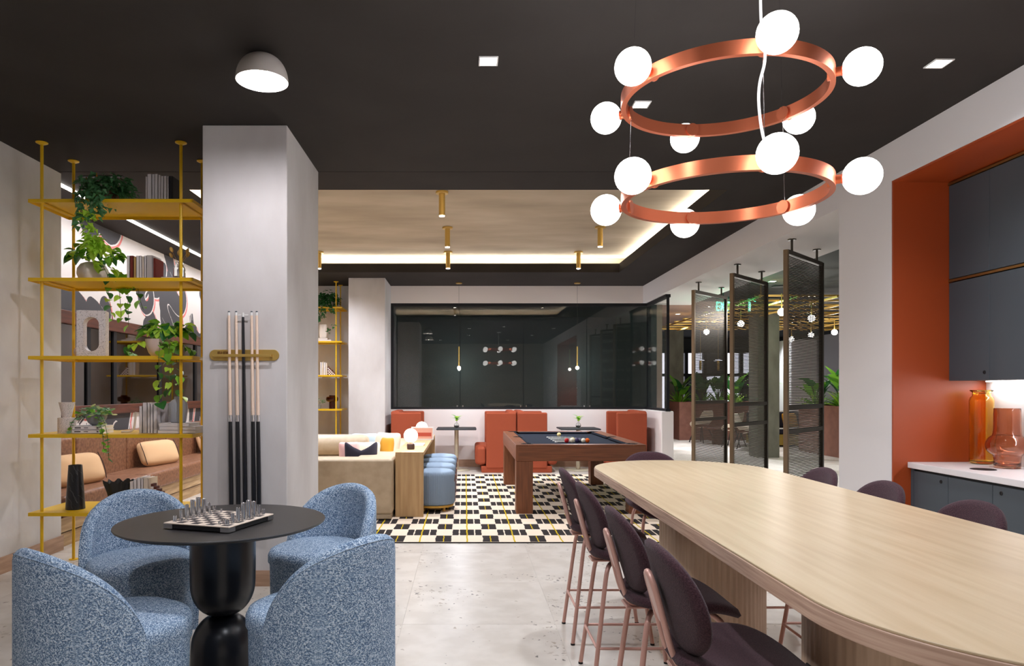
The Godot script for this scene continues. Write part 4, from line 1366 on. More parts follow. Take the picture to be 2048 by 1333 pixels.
	for q in [[-.137, "left", "globe lamps"], [1.955, "right", "pool table"]]:
		var b := thing("bistro_table", "small dark square bistro table on a cream pedestal, %s of the two" % q[1], "table", P(q[0], 0, 12.0), 0, "bistro tables")
		part(b, "table_top", G.new().prism(PackedVector2Array([Vector2(-.34, -.3), Vector2(.34, -.3), Vector2(.34, .3), Vector2(-.34, .3)]), .70, .725, .012, false), M.black)
		part(b, "post", G.new().cyl(Vector3(0, .012, 0), .036, .69, 24), M.beige_metal)
		part(b, "foot_plate", G.new().lathe([Vector2(0, 0), Vector2(.235, 0), Vector2(.24, .006), Vector2(.2, .012), Vector2(0, .014)], 48, Vector3(), .8), M.beige_metal)
		var v := thing("bud_vase", "round clear bud vase with a green sprig on the %s bistro table" % q[1], "vase", P(q[0] + .0, .7255, 11.98), 0, "bud vases on the bistro tables")
		part(v, "vase", G.new().lathe([Vector2(0, 0), Vector2(.025, .0), Vector2(.042, .02), Vector2(.046, .045), Vector2(.036, .07), Vector2(.016, .084), Vector2(.016, .1), Vector2(.012, .1), Vector2(.012, .082), Vector2(.032, .066), Vector2(.041, .045), Vector2(.038, .022), Vector2(0, .006)], 24, Vector3(), .3), M.clear)
		part(v, "sprig", G.new().tube([Vector3(0, .02, 0), Vector3(.004, .12, 0), Vector3(.0, .16, .01)], .0025, 6), M.stem)
		var lm := leaf_mesh(.045, .12)
		for k in 9:
			var a := k * 2.4
			var b3 := Basis(Vector3.UP, a) * Basis(Vector3(1, 0, 0), -.5 - .11 * (k % 4))
			inst(v, "leaf", lm, M.leaf if k % 2 else M.leaf_light, Transform3D(b3, Vector3(.0, .115 + .008 * k, .0)))

func prongs() -> G:
	var g := G.new()
	for i in 5:
		var z := -.42 + .21 * i
		g.face([Vector3(0, .012, z - .02), Vector3(0, .012, z + .02), Vector3(.34, .012, z * .9 + .006), Vector3(.34, .012, z * .9 - .006)], Vector3.UP)
		g.tube([Vector3(0.01, .006, z), Vector3(.34, .006, z * .9)], .006, 8, false, .004)
		g.box(Vector3(.0, .006, z), Vector3(.03, .012, .04), .003)
	return g

func pillow(called: String, label: String, at: Vector3, a: float, b: float, th: float, yaw: float, lean: float, m: Material, chopped: bool) -> void:
	var g := G.new()
	g.T = Transform3D(Basis(Vector3.UP, deg_to_rad(yaw)) * Basis(Vector3(1, 0, 0), deg_to_rad(90 + lean)), Vector3())
	var prof := []
	for i in 17:
		var t := -1.0 + i / 8.0
		prof.append(Vector2(1.0 - absf(t) if absf(t) > .0 else 1.0, signf(t) * .5 * sqrt(1.0 - pow(1.0 - absf(t), 2.6))))
	g.slab(a, b, 5.0, th, func(p: Vector3) -> Vector3:
		var ux := p.x / a
		var uz := p.z / b
		var pin := 1.0 - .10 * (1.0 - pow(absf(uz), 2.0)) * pow(absf(ux), 3.0)
		var pin2 := 1.0 - .10 * (1.0 - pow(absf(ux), 2.0)) * pow(absf(uz), 3.0)
		var z := p.z * pin2
		if chopped and uz < 0.0:
			z += .13 * (1.0 - pow(absf(ux), 1.3)) * (-uz)
		return Vector3(p.x * pin, p.y, z), 44, prof)
	single(called, g, m, label, "pillow", at, 0, "throw pillows on the tan sofa")

func pouf(t: Node3D) -> void:
	var rows := []
	var prof := [Vector2(.20, .072), Vector2(.228, .08), Vector2(.236, .11), Vector2(.238, .25), Vector2(.236, .40), Vector2(.225, .435), Vector2(.20, .452), Vector2(.12, .462), Vector2(0.0, .465)]
	for q in prof:
		var row := PackedVector3Array()
		for j in 216:
			var a := TAU * j / 216.0
			var rr: float = q.x - (.004 if j % 3 == 0 and q.x > .1 else 0.0)
			row.append(Vector3(cos(a) * rr, q.y, sin(a) * rr))
		rows.append(row)
	part(t, "drum", G.new().grid(rows, true), M.cord)
	part(t, "ring_base", G.new().cyl(Vector3(0, .047, 0), .222, .026, 48, .004), M.leg_wood)
	for k in 4:
		var a := PI / 4 + k * PI / 2
		part(t, "leg", G.new().cyl(Vector3(cos(a) * .16, 0, sin(a) * .16), .016, .05, 16), M.leg_wood)
	part(t, "strap", G.new().tube(bend([Vector3(.224, .32, .05), Vector3(.245, .37, .045), Vector3(.246, .41, .0), Vector3(.245, .37, -.045), Vector3(.224, .32, -.05)], .04, 5), .007, 8).box(Vector3(.238, .25, 0), Vector3(.008, .30, .02), .003), M.strap)

func settee(at: Vector3, turn: float, label: String) -> void:
	# seat looks towards +x; near wing towards +z
	var t := thing("settee", label, "settee", at, turn, "rust high-back settees")
	var D := .46
	part(t, "back", G.new().rbox(Vector3(-.215, .525, 0), Vector3(.14, 1.0, D * 2 - .06), .035), M.rust)
	for s in [-1.0, 1.0]:
		part(t, "wing", G.new().rbox(Vector3(-.03, .535, s * (D - .045)), Vector3(.5, .93, .09), .025), M.rust)
	part(t, "plinth", G.new().rbox(Vector3(.02, .055, 0), Vector3(.56, .11, D * 2 - .03), .015), M.rust)
	part(t, "seat", G.new().rbox(Vector3(.12, .29, 0), Vector3(.56, .33, D * 2 - .2), .05), M.rust)
	for s in [-1.0, 1.0]:
		part(t, "seat_arm", G.new().rbox(Vector3(.30, .28, s * (D - .12)), Vector3(.15, .3, .22), .05), M.rust)

# ---------------------------------------------------------------- shelves, plants, books
func leaf_mesh(w: float, l: float, fold := .25, heart := true) -> ArrayMesh:
	# lies along +z from the stem at the origin, tip drooping
	var g := G.new()
	var rows := []
	for i in 11:
		var t := pow(i / 10.0, 1.5)
		var hw := w * .5 * (pow(sin(PI * pow(t, .64)), .8) if heart else sin(PI * pow(t, .8)))
		hw = maxf(hw, .0006)
		var y := -.35 * l * t * t
		var back := (-.10 * l * sin(PI * minf(1.0, t * 4.0)) if heart and t < .25 else 0.0)
		rows.append(PackedVector3Array([Vector3(-hw, y + hw * fold, l * t + back), Vector3(-hw * .5, y + hw * fold * .4, l * t), Vector3(0, y, l * t), Vector3(hw * .5, y + hw * fold * .4, l * t), Vector3(hw, y + hw * fold, l * t + back)]))
	g.grid(rows, false, false, -1)
	return g.mesh()

func round_leaf(r: float) -> ArrayMesh:
	var g := G.new()
	var rows := []
	for i in 5:
		var q := i / 4.0
		var row := PackedVector3Array()
		for j in 14:
			var a := TAU * j / 14.0
			row.append(Vector3(cos(a) * r * q, -.15 * r * q * q, r * .9 + sin(a) * r * q))
		rows.append(row)
	g.grid(rows, true, false, -1)
	return g.mesh()

# leaves as parts, strewn on a mound and along hanging vines
func leaves(t: Node3D, me: Array, ms: Array, count: int, c: Vector3, rad: Vector3, seedv: int, smin := .7, smax := 1.15) -> void:
	rng.seed = seedv
	for k in count:
		var d := Vector3(rng.randfn(), absf(rng.randfn()) * .9 - .15, rng.randfn()).normalized()
		var at := c + d * rad * rng.randf_range(.55, 1.0)
		var yaw := atan2(d.x, d.z) + rng.randf_range(-.6, .6)
		var b := Basis(Vector3.UP, yaw) * Basis(Vector3(1, 0, 0), rng.randf_range(-.5, .9)) * Basis(Vector3(0, 0, 1), rng.randf_range(-.5, .5))
		inst(t, "leaf", me[k % me.size()], ms[rng.randi() % ms.size()], Transform3D(b.scaled(Vector3.ONE * rng.randf_range(smin, smax)), at))

func vine(t: Node3D, me: Array, ms: Array, pts: Array, step: float, seedv: int, sc := 1.0) -> void:
	rng.seed = seedv
	var path := bend(pts, .08, 5)
	part(t, "vine", G.new().tube(path, .0022, 5), M.stem)
	var acc := 0.0
	var k := 0
	for i in range(1, path.size()):
		var seg: Vector3 = path[i] - path[i - 1]
		var L := seg.length()
		var s := step - acc
		while s < L:
			var at: Vector3 = path[i - 1] + seg * (s / L)
			var yaw := PI * (k % 2) + rng.randf_range(-.9, .9) + .7
			var b := Basis(Vector3.UP, yaw) * Basis(Vector3(1, 0, 0), rng.randf_range(.0, .9)) * Basis(Vector3(0, 0, 1), rng.randf_range(-.4, .4))
			inst(t, "leaf", me[k % me.size()], ms[rng.randi() % ms.size()], Transform3D(b.scaled(Vector3.ONE * sc * rng.randf_range(.75, 1.1)), at))
			k += 1
			s += step
		acc = fposmod(acc + L, step)

func ivy_clump(c: Vector3, rad: Vector3, count: int, size: float, seedv: int, drops: Array) -> G:
	rng.seed = seedv
	var g := G.new()
	var spots := []
	for k in count:
		var d := Vector3(rng.randfn(), rng.randfn() * .8 + .15, rng.randfn()).normalized()
		spots.append([c + d * rad * rng.randf_range(.35, 1.0), atan2(d.x, d.z)])
	for q in drops:
		var n := int(q[2] / .012)
		for k in n:
			var t := float(k) / n
			spots.append([(q[0] as Vector3).lerp(q[1], t) + Vector3(rng.randfn() * .022, 0, rng.randfn() * .015), rng.randf() * TAU])
	for s in spots:
		var b := Basis(Vector3.UP, s[1] + rng.randf_range(-.8, .8)) * Basis(Vector3(1, 0, 0), rng.randf_range(-.4, 1.1)) * Basis(Vector3(0, 0, 1), rng.randf_range(-.6, .6))
		g.T = Transform3D(b.scaled(Vector3.ONE * size * rng.randf_range(.7, 1.2)), s[0])
		var tip := Vector3(0, -.25, 1.0)
		var m := Vector3(0, 0, .0)
		g.face([m, Vector3(.42, .10, .28), Vector3(.22, .0, .55), tip], Vector3.UP)
		g.face([m, tip, Vector3(-.22, .0, .55), Vector3(-.42, .10, .28)], Vector3.UP)
	return g

func book(called_label: String, at: Vector3, w: float, h: float, d: float, m: Material, group: String, turn := 0.0, tilt := 0.0) -> void:
	# spine towards +z, standing on its tail
	var t := thing("book", called_label, "book", at, turn, group)
	t.rotation.z = tilt
	t.position.z += rng.randf_range(-.006, .004)
	w -= .0018
	var c := .0018
	part(t, "cover", G.new().span(Vector3(-w / 2, 0, -d), Vector3(-w / 2 + c, h, 0)).span(Vector3(w / 2 - c, 0, -d), Vector3(w / 2, h, 0)).span(Vector3(-w / 2, 0, -c), Vector3(w / 2, h, 0)), m)
	part(t, "pages", G.new().span(Vector3(-w / 2 + c, .003, -d + .003), Vector3(w / 2 - c, h - .003, -c)), M.paper)

func flat_book(label: String, at: Vector3, w: float, h: float, d: float, m: Material, group: String, print_marks := false, turn := 0.0) -> void:
	# lies flat, spine (long side w) towards +z
	var t := thing("book", label, "book", at, turn, group)
	var c := .0018
	part(t, "cover", G.new().span(Vector3(-w / 2, 0, -d), Vector3(w / 2, c, 0)).span(Vector3(-w / 2, h - c, -d), Vector3(w / 2, h, 0)).span(Vector3(-w / 2, 0, -c), Vector3(w / 2, h, 0)), m)
	part(t, "pages", G.new().span(Vector3(-w / 2 + .003, c, -d + .003), Vector3(w / 2 - .003, h - c, -c)), M.paper)
	if print_marks:
		for q in [[-.42, .20, .30], [-.12, .14, .2], [.30, .06, .34]]:
			part(t, "spine_print", G.new().box(Vector3((q[0] + q[1] / 2) * w, h * .5, .0003), Vector3(q[1] * w, h * q[2], .0006)), M.ink)

func shelf_unit(label: String, x0: float, x1: float, zf: float, zb: float) -> Node3D:
	var t := thing("pole_shelf", label, "shelf", P((x0 + x1) / 2, 0, (zf + zb) / 2), 0, "yellow pole shelves")
	var w := (x1 - x0) / 2
	var d := (zb - zf) / 2
	for sx in [-1.0, 1.0]:
		for sz in [-1.0, 1.0]:
			var po := part(t, "pole", G.new().cyl(Vector3(sx * w, 0, sz * d), .0115, CEIL, 16), M.yellow)
			part(po, "flange", G.new().lathe([Vector2(.012, CEIL - .02), Vector2(.018, CEIL - .018), Vector2(.042, CEIL - .006), Vector2(.042, CEIL - .0005), Vector2(0, CEIL - .0005)], 24, Vector3(sx * w, 0, sz * d), .8), M.yellow)
			part(po, "foot_plate", G.new().cyl(Vector3(sx * w, 0, sz * d), .035, .006, 20), M.yellow)
	for y in [.464, 1.048, 1.632, 2.214, 2.80]:
		var b := part(t, "board", G.new().box(Vector3(.02, y - .003, 0), Vector3((w + .09) * 2, .006, (d + .055) * 2), .001), M.yellow)
		var g := G.new()
		var ww := w + .09
		var dd := d + .055
		for s in [-1.0, 1.0]:
			g.box(Vector3(.02, y - .016, s * (dd - .003)), Vector3(ww * 2, .02, .006)).box(Vector3(.02 + s * (ww - .003), y - .016, 0), Vector3(.006, .02, dd * 2 - .012))
			g.box(Vector3(s * w, y - .017, 0), Vector3(.02, .012, dd * 2 - .02))
		part(b, "edge", g, M.yellow)
	return t

func build_shelves() -> void:
	var pothos := [leaf_mesh(.066, .07), leaf_mesh(.08, .082), leaf_mesh(.056, .06)]
	var GR := [M.leaf, M.leaf_light, M.leaf, M.leaf_dark]
	shelf_unit("yellow metal pole shelf between the left wall and the column", -3.175, -2.13, 5.24, 5.665)
	var S := [2.8005, 2.2145, 1.6325, 1.0485, .4645]
	var zm := 5.42
	# top shelf: ivy, candles, books
	var iv := thing("potted_ivy", "dark green trailing ivy on the top of the left yellow shelf", "plant", P(-2.77, S[0], zm))
	part(iv, "pot", G.new().lathe([Vector2(0, 0), Vector2(.06, 0), Vector2(.085, .11), Vector2(.078, .11), Vector2(.06, .09), Vector2(0, .09)], 28), M.planter)
	var f := part(iv, "foliage", ivy_clump(Vector3(.01, .13, .04), Vector3(.22, .13, .16), 420, .055, 301, [[Vector3(-.08, .05, .26), Vector3(-.06, -.22, .28), .5], [Vector3(.06, .08, .26), Vector3(.08, -.13, .28), .45], [Vector3(0, .05, .27), Vector3(.03, -.16, .28), .5]]), M.leaf_ivy)
	f.set_meta("kind", "stuff")
	var f2 := part(iv, "trailing_vine", ivy_clump(Vector3(.03, -.34, .27), Vector3(.06, .10, .03), 46, .06, 302, [[Vector3(.0, -.1, .28), Vector3(.04, -.42, .28), .6], [Vector3(.05, -.3, .28), Vector3(.14, -.42, .28), .25]]), M.leaf_light)
	f2.set_meta("kind", "stuff")
	for q in [[-2.955, 5.45, .24, "shorter"], [-2.885, 5.47, .28, "taller"]]:
		var c := thing("taper_candle", "%s amber taper candle on the top of the left yellow shelf" % q[3], "candle", P(q[0], S[0], q[1]), 0, "amber taper candles")
		part(c, "holder", G.new().lathe([Vector2(0, 0), Vector2(.03, 0), Vector2(.03, .006), Vector2(.012, .012), Vector2(.013, .03), Vector2(0, .03)], 20), M.brass)
		part(c, "wax", G.new().lathe([Vector2(0, .03), Vector2(.0105, .03), Vector2(.009, q[2] * .8), Vector2(.004, q[2]), Vector2(0, q[2] + .004)], 16, Vector3(), .6), M.candle)
	var xs := -2.455
	var gb := "books on the top of the left yellow shelf"
	var hts := [.22, .238, .238, .238, .232, .222, .222, .222, .225]
	for i in 9:
		var w: float = [.018, .034, .022, .026, .02, .024, .024, .012, .03][i]
		book(("black book at the right end, top of the left yellow shelf" if i == 8 else "white book, %s from left, top of the left yellow shelf" % nth(i)), P(xs + w / 2, S[0], 5.36), w - .0006, hts[i], .17, M.book_black if i == 8 else M.book_white, gb)
		xs += w
	# second shelf: pothos in a lumpy white pot, books, glass vase
	var po := thing("potted_pothos", "pothos in a lumpy white pot on the second shelf", "plant", P(-2.875, S[1], 5.40))
	part(po, "pot", G.new().slab(1.0, 1.0, 2.0, 1.0, func(p: Vector3) -> Vector3:
		var a := atan2(p.z, p.x)
		return Vector3(p.x * (1.0 + .03 * sin(5.0 * a)), p.y, p.z * (1.0 + .03 * sin(5.0 * a))), 40, [Vector2(0, 0), Vector2(.07, 0), Vector2(.098, .02), Vector2(.112, .06), Vector2(.108, .10), Vector2(.085, .135), Vector2(.055, .148), Vector2(.05, .14), Vector2(0, .13)]), M.ceramic)
	leaves(po, pothos, GR, 70, Vector3(.03, .18, .02), Vector3(.19, .13, .14), 311)
	vine(po, pothos, GR, [Vector3(.06, .15, .1), Vector3(.14, .12, .14), Vector3(.18, .02, .12), Vector3(.16, .0, .1)], .035, 312)
	vine(po, pothos, GR, [Vector3(-.05, .13, -.05), Vector3(-.04, .05, -.29), Vector3(-.03, -.12, -.31), Vector3(.0, -.27, -.30)], .055, 313)
	vine(po, pothos, GR, [Vector3(.03, .13, -.05), Vector3(.05, .05, -.29), Vector3(.06, -.12, -.31), Vector3(.07, -.28, -.30)], .06, 314)
	vine(po, pothos, GR, [Vector3(.09, .13, -.05), Vector3(.13, .05, -.29), Vector3(.12, -.14, -.31), Vector3(.13, -.31, -.30)], .06, 315)
	vine(po, pothos, GR, [Vector3(.1, .13, -.02), Vector3(.2, .05, -.29), Vector3(.22, -.1, -.31), Vector3(.25, -.18, -.30)], .055, 316)
	xs = -2.605
	var sp2 := [[.024, .20, 0], [.026, .20, 4], [.022, .19, 5], [.026, .2, 0], [.018, .2, 0], [.018, .195, 1], [.016, .2, 0], [.045, .205, 2]]
	for i in sp2.size():
		var q = sp2[i]
		book("%s book, %s from left in the row on the second shelf" % [["white", "cream", "grey", "black", "dark red edged", "tan"][q[2]], nth(i)], P(xs + q[0] / 2, S[1], 5.38), q[0] - .0006, q[1], .16, [M.book_white, M.book_cream, M.book_grey, M.book_black, M.book_red, M.book_gold][q[2]], "books standing on the second shelf")
		xs += q[0]
	book("thin dark red book at the right end of the second-shelf row", P(xs + .008, S[1], 5.40), .015, .185, .15, M.book_red, "books standing on the second shelf")
	flat_book("large flat white book under the glass vase on the second shelf", P(-2.235, S[1], 5.34), .175, .03, .22, M.book_white, "flat books on the left yellow shelf")
	var gv := thing("glass_vase", "clear cut-glass vase with dried seed pods on the second shelf", "vase", P(-2.215, S[1] + .0302, 5.42))
	part(gv, "vase", G.new().lathe([Vector2(0, 0), Vector2(.042, 0), Vector2(.046, .01), Vector2(.046, .075), Vector2(.032, .1), Vector2(.027, .11), Vector2(.03, .125), Vector2(.026, .125), Vector2(.023, .11), Vector2(.028, .098), Vector2(.041, .073), Vector2(.041, .014), Vector2(0, .01)], 10, Vector3(), .3), M.clear)
	for k in 6:
		var a := k * 1.05 + .3
		var tip := Vector3(cos(a) * .065, .17 + .018 * (k % 3), sin(a) * .03)
		var pd := part(gv, "pod_stem", G.new().tube([Vector3(0, .03, 0), Vector3(cos(a) * .012, .115, 0), tip], .0013, 5), M.pod)
		var pg := G.new()
		pg.T = Transform3D(Basis(Vector3(0, 0, 1), -cos(a) * .5), tip)
		part(pd, "seed_pod", pg.ball(Vector3(0, .015, 0), .013, 12, 1.7), M.pod)
	# third shelf: terrazzo block with an oval hole, stone ball, pothos bowl
	var tb := thing("terrazzo_block", "speckled terrazzo block with an oval hole on the third shelf", "ornament", P(-2.845, S[2], 5.34), deg_to_rad(14))
	var ring_o := PackedVector2Array([Vector2(-.10, 0), Vector2(.10, 0), Vector2(.10, .35), Vector2(-.10, .35)])
	part(tb, "block", holed_block(ring_o, Vector2(0, .17), .055, .075, .105), M.terrazzo)
	single("stone_ball", G.new().ball(Vector3(0, .042, 0), .042, 28), M.ceramic_pink, "small pale stone ball beside the terrazzo block", "ball", P(-2.99, S[2], 5.42))
	var pb := thing("potted_pothos", "pothos spilling from a smooth white bowl on the third shelf", "plant", P(-2.35, S[2], 5.38))
	part(pb, "bowl", G.new().lathe([Vector2(0, 0), Vector2(.055, 0), Vector2(.08, .03), Vector2(.098, .08), Vector2(.104, .135), Vector2(.098, .135), Vector2(.09, .08), Vector2(0, .06)], 40, Vector3(), .6), M.ceramic_pink)
	leaves(pb, pothos, GR, 90, Vector3(.04, .19, -.02), Vector3(.20, .10, .12), 321)
	for q in [[Vector3(-.1, .12, .05), Vector3(-.18, .08, .1), Vector3(-.22, .03, .1), Vector3(-.15, .02, .1)], [Vector3(.1, .12, .05), Vector3(.2, .09, .1), Vector3(.27, .06, .1), Vector3(.30, .04, .06)]]:
		vine(pb, pothos, GR, q, .03, 322)
	vine(pb, pothos, GR, [Vector3(-.02, .13, -.05), Vector3(-.04, .03, -.30), Vector3(-.03, -.2, -.31), Vector3(-.06, -.28, -.3)], .06, 323)
	vine(pb, pothos, GR, [Vector3(-.02, .13, -.05), Vector3(.0, .05, -.30), Vector3(.02, -.2, -.31), Vector3(.04, -.33, -.30)], .055, 324)
	vine(pb, pothos, GR, [Vector3(.07, .13, .05), Vector3(.10, .06, .25), Vector3(.11, -.2, .26), Vector3(.11, -.38, .25)], .055, 325)
	vine(pb, pothos, GR, [Vector3(.09, .13, .0), Vector3(.17, .04, .24), Vector3(.18, -.15, .25), Vector3(.17, -.3, .25)], .055, 326)
	# fourth shelf: terrazzo hourglass, peperomia on books, books, ribbed vase
	var hv := thing("terrazzo_vase", "speckled terrazzo hourglass vase on the fourth shelf", "vase", P(-3.055, S[3], 5.36))
	part(hv, "body", G.new().lathe([Vector2(0, 0), Vector2(.064, 0), Vector2(.064, .115), Vector2(.03, .118), Vector2(.034, .13), Vector2(.057, .235), Vector2(.05, .235), Vector2(.03, .14), Vector2(0, .135)], 40, Vector3(), .85), M.terrazzo_fine)
	flat_book("lower white flat book with dark spine print under the grey bowl", P(-2.855, S[3], 5.28), .235, .027, .17, M.book_white, "flat books on the left yellow shelf", true)
	flat_book("upper white flat book with dark spine print under the grey bowl", P(-2.857, S[3] + .0272, 5.285), .23, .03, .17, M.book_white, "flat books on the left yellow shelf", true)
	var pp := thing("potted_peperomia", "round-leaved variegated plant in a grey bowl on two books", "plant", P(-2.835, S[3] + .0574, 5.37))
	part(pp, "bowl", G.new().lathe([Vector2(0, 0), Vector2(.03, 0), Vector2(.055, .02), Vector2(.075, .06), Vector2(.078, .085), Vector2(.072, .085), Vector2(.066, .055), Vector2(0, .04)], 36, Vector3(), .6), M.grey_bowl)
	var rl := [round_leaf(.018), round_leaf(.022), round_leaf(.015)]
	var PL := [M.leaf_pale, M.leaf_pale, M.leaf_ivy, M.leaf_rim, M.leaf]
	leaves(pp, rl, PL, 105, Vector3(0, .09, .0), Vector3(.12, .07, .10), 331, .8, 1.2)
	vine(pp, rl, PL, [Vector3(-.06, .08, .05), Vector3(-.12, .06, .09), Vector3(-.15, -.02, .1), Vector3(-.15, -.05, .1)], .024, 332)
	vine(pp, rl, PL, [Vector3(.06, .08, .05), Vector3(.13, .03, .13), Vector3(.17, -.05, .17), Vector3(.19, -.08, .2), Vector3(.20, -.25, .2)], .024, 333)
	vine(pp, rl, PL, [Vector3(.03, .08, .05), Vector3(.12, .0, .16), Vector3(.15, -.06, .19), Vector3(.16, -.17, .2)], .026, 334)
	var be := thing("bookend", "white curved bookend at the left of the white books", "bookend", P(-2.535, S[3], 5.36))
	part(be, "bracket", G.new().tube(bend([Vector3(-.10, .008, 0), Vector3(-.005, .008, 0), Vector3(.01, .16, 0)], .05, 6), .008, 10), M.ceramic)
	xs = -2.488
	for i in 5:
		var w: float = [.026, .036, .024, .022, .03][i]
		book("white book, %s from left in the row on the fourth shelf" % nth(i), P(xs + w / 2, S[3], 5.33), w - .0006, [.205, .232, .23, .222, .222][i], .165, M.book_white, "books standing on the fourth shelf")
		xs += w
	book("grey-backed book at the right end of the fourth-shelf row", P(xs + .03, S[3], 5.40), .058, .225, .15, M.book_grey, "books standing on the fourth shelf")
	for i in 3:
		flat_book("flat white book, %s of three under the ribbed vase" % ["lowest", "middle", "uppermost"][i], P(-2.175 + [.0, .005, -.02][i], S[3] + .0262 * i, 5.27), [.285, .275, .235][i], .026, .19, M.book_white, "flat books on the left yellow shelf", false, deg_to_rad(-2.0 * i))
	var rv := thing("ribbed_vase", "grey ribbed ceramic vase on the flat white books", "vase", P(-2.20, S[3] + .0787, 5.36))
	var rows := []
	for q in [Vector2(.0, 0), Vector2(.05, 0), Vector2(.058, .01), Vector2(.066, .07), Vector2(.071, .115), Vector2(.066, .15), Vector2(.045, .172), Vector2(.03, .18), Vector2(.027, .2), Vector2(.022, .2), Vector2(.02, .17), Vector2(0, .16)]:
		var row := PackedVector3Array()
		for j in 120:
			var a := TAU * j / 120.0
			var rr: float = q.x - (.003 if j % 3 == 0 and q.x > .028 else 0.0)
			row.append(Vector3(cos(a) * rr, q.y, sin(a) * rr))
		rows.append(row)
	part(rv, "body", G.new().grid(rows, true), mat(c8(172, 175, 181), .6))
	# bottom shelf: marble vase, scalloped bowl, books, stepped bookend
	var mv := thing("marble_vase", "black veined marble tapered vase on the lowest shelf", "vase", P(-2.99, S[4], 5.36))
	part(mv, "body", G.new().lathe([Vector2(0, 0), Vector2(.068, 0), Vector2(.069, .004), Vector2(.048, .335), Vector2(.046, .337), Vector2(.04, .337), Vector2(.04, .25), Vector2(0, .25)], 40), M.marble)
	var sb := thing("scalloped_bowl", "black wavy-rimmed bowl on the lowest shelf", "bowl", P(-2.70, S[4], 5.44))
	part(sb, "body", G.new().slab(1, 1, 2, 1, func(p: Vector3) -> Vector3:
		var a := atan2(p.z, p.x)
		var k := p.y / .2
		return Vector3(p.x * (1.0 + .1 * k * sin(9.0 * a)), p.y + .012 * k * sin(9.0 * a + 1.0), p.z * (1.0 + .1 * k * sin(9.0 * a))), 72, [Vector2(0, 0), Vector2(.05, 0), Vector2(.06, .02), Vector2(.08, .12), Vector2(.105, .2), Vector2(.098, .2), Vector2(.07, .12), Vector2(0, .05)]), M.slate_dark)
	xs = -2.585
	for i in 5:
		var w: float = [.03, .026, .03, .02, .04][i]
		book("%s book, %s from left in the row on the lowest shelf" % ["cream" if i == 4 else "white", nth(i)], P(xs + w / 2, S[4], 5.38), w - .0006, [.205, .22, .235, .225, .23][i], .165, M.book_cream if i == 4 else M.book_white, "books on the lowest shelf")
		xs += w
	stepped("brown and white stepped checkered bookend on the lowest shelf", P(-2.42, S[4], 5.38), 9, .021)
	# far shelf by the back column
	shelf_unit("yellow metal pole shelf against the far wall, left of the back column", -3.2, -2.205, 11.98, 12.40)
	var iv2 := thing("potted_ivy", "dark green trailing ivy on the top of the far yellow shelf", "plant", P(-2.36, S[0], 12.15))
	part(iv2, "pot", G.new().lathe([Vector2(0, 0), Vector2(.06, 0), Vector2(.085, .11), Vector2(.078, .11), Vector2(0, .1)], 24), M.ceramic)
	var f3 := part(iv2, "foliage", ivy_clump(Vector3(-.03, .14, .05), Vector3(.24, .17, .17), 380, .065, 341, [[Vector3(-.16, .03, .22), Vector3(-.14, -.26, .24), .5], [Vector3(-.05, .03, .22), Vector3(-.03, -.2, .24), .4], [Vector3(.1, .03, .22), Vector3(.12, -.12, .24), .3], [Vector3(.1, -.3, .24), Vector3(.02, -.46, .24), .14]]), M.leaf_dark)
	f3.set_meta("kind", "stuff")
	single("white_sculpture", G.new().slab(.07, .03, 3, .24, func(p: Vector3) -> Vector3: return p + Vector3(0, .12 + .06, 0), 24).box(Vector3(0, .03, 0), Vector3(.17, .06, .09), .003), M.ceramic, "white ceramic slab sculpture on the far yellow shelf", "ornament", P(-2.45, S[1], 12.1))
	flat_book("flat white book below the white sculpture on the far shelf", P(-2.40, S[1], 12.02), .2, .03, .03, M.book_white, "books on the far yellow shelf")
	xs = -2.505
	for i in 4:
		book("pale book, %s from left on the far yellow shelf" % nth(i), P(xs + .016, S[2], 12.1), .03, [.225, .23, .222, .215][i], .16, M.book_cream if i % 2 else M.book_white, "books on the far yellow shelf")
		xs += .031
	stepped("pale stepped checkered bookend on the far yellow shelf", P(-2.375, S[2], 12.1), 7, .021)
	var av := thing("glass_vase", "dark amber glass vase with a mushroom collar on the far shelf", "vase", P(-2.30, S[3], 12.12))
	part(av, "body", G.new().lathe([Vector2(0, 0), Vector2(.052, 0), Vector2(.054, .004), Vector2(.054, .12), Vector2(.09, .13), Vector2(.106, .15), Vector2(.106, .19), Vector2(.09, .21), Vector2(.054, .215), Vector2(.054, .235), Vector2(.05, .235), Vector2(.05, .21), Vector2(.085, .204), Vector2(.1, .188), Vector2(.1, .152), Vector2(.085, .136), Vector2(.05, .126), Vector2(.05, .008), Vector2(0, .008)], 32, Vector3(), .3), M.amber_dark)
	var sp := thing("small_plant", "small loose-leaved plant beside the amber vase on the far shelf", "plant", P(-2.53, S[3], 12.12))
	part(sp, "pot", G.new().lathe([Vector2(0, 0), Vector2(.03, 0), Vector2(.045, .07), Vector2(.04, .07), Vector2(0, .06)], 20), M.grey_bowl)
	leaves(sp, [round_leaf(.016)], [M.leaf_pale, M.leaf_ivy], 36, Vector3(.01, .11, .02), Vector3(.1, .09, .08), 351)
	single("black_ornament", G.new().lathe([Vector2(0, 0), Vector2(.09, 0), Vector2(.09, .03), Vector2(.07, .10), Vector2(.03, .13), Vector2(0, .13)], 24, Vector3(), .7), M.black, "low black domed ornament on the lowest board of the far shelf", "ornament", P(-2.42, S[4], 12.12))

func stepped(label: String, at: Vector3, n: int, s: float) -> void:
	var t := thing("stepped_bookend", label, "bookend", at)
	for i in n:
		for j in n - i:
			part(t, "cube", G.new().box(Vector3(s * (i + .5), s * (j + .5), -.03), Vector3(s, s, .06), .0008), M.brown if (i + j) % 2 == 0 else M.book_white)

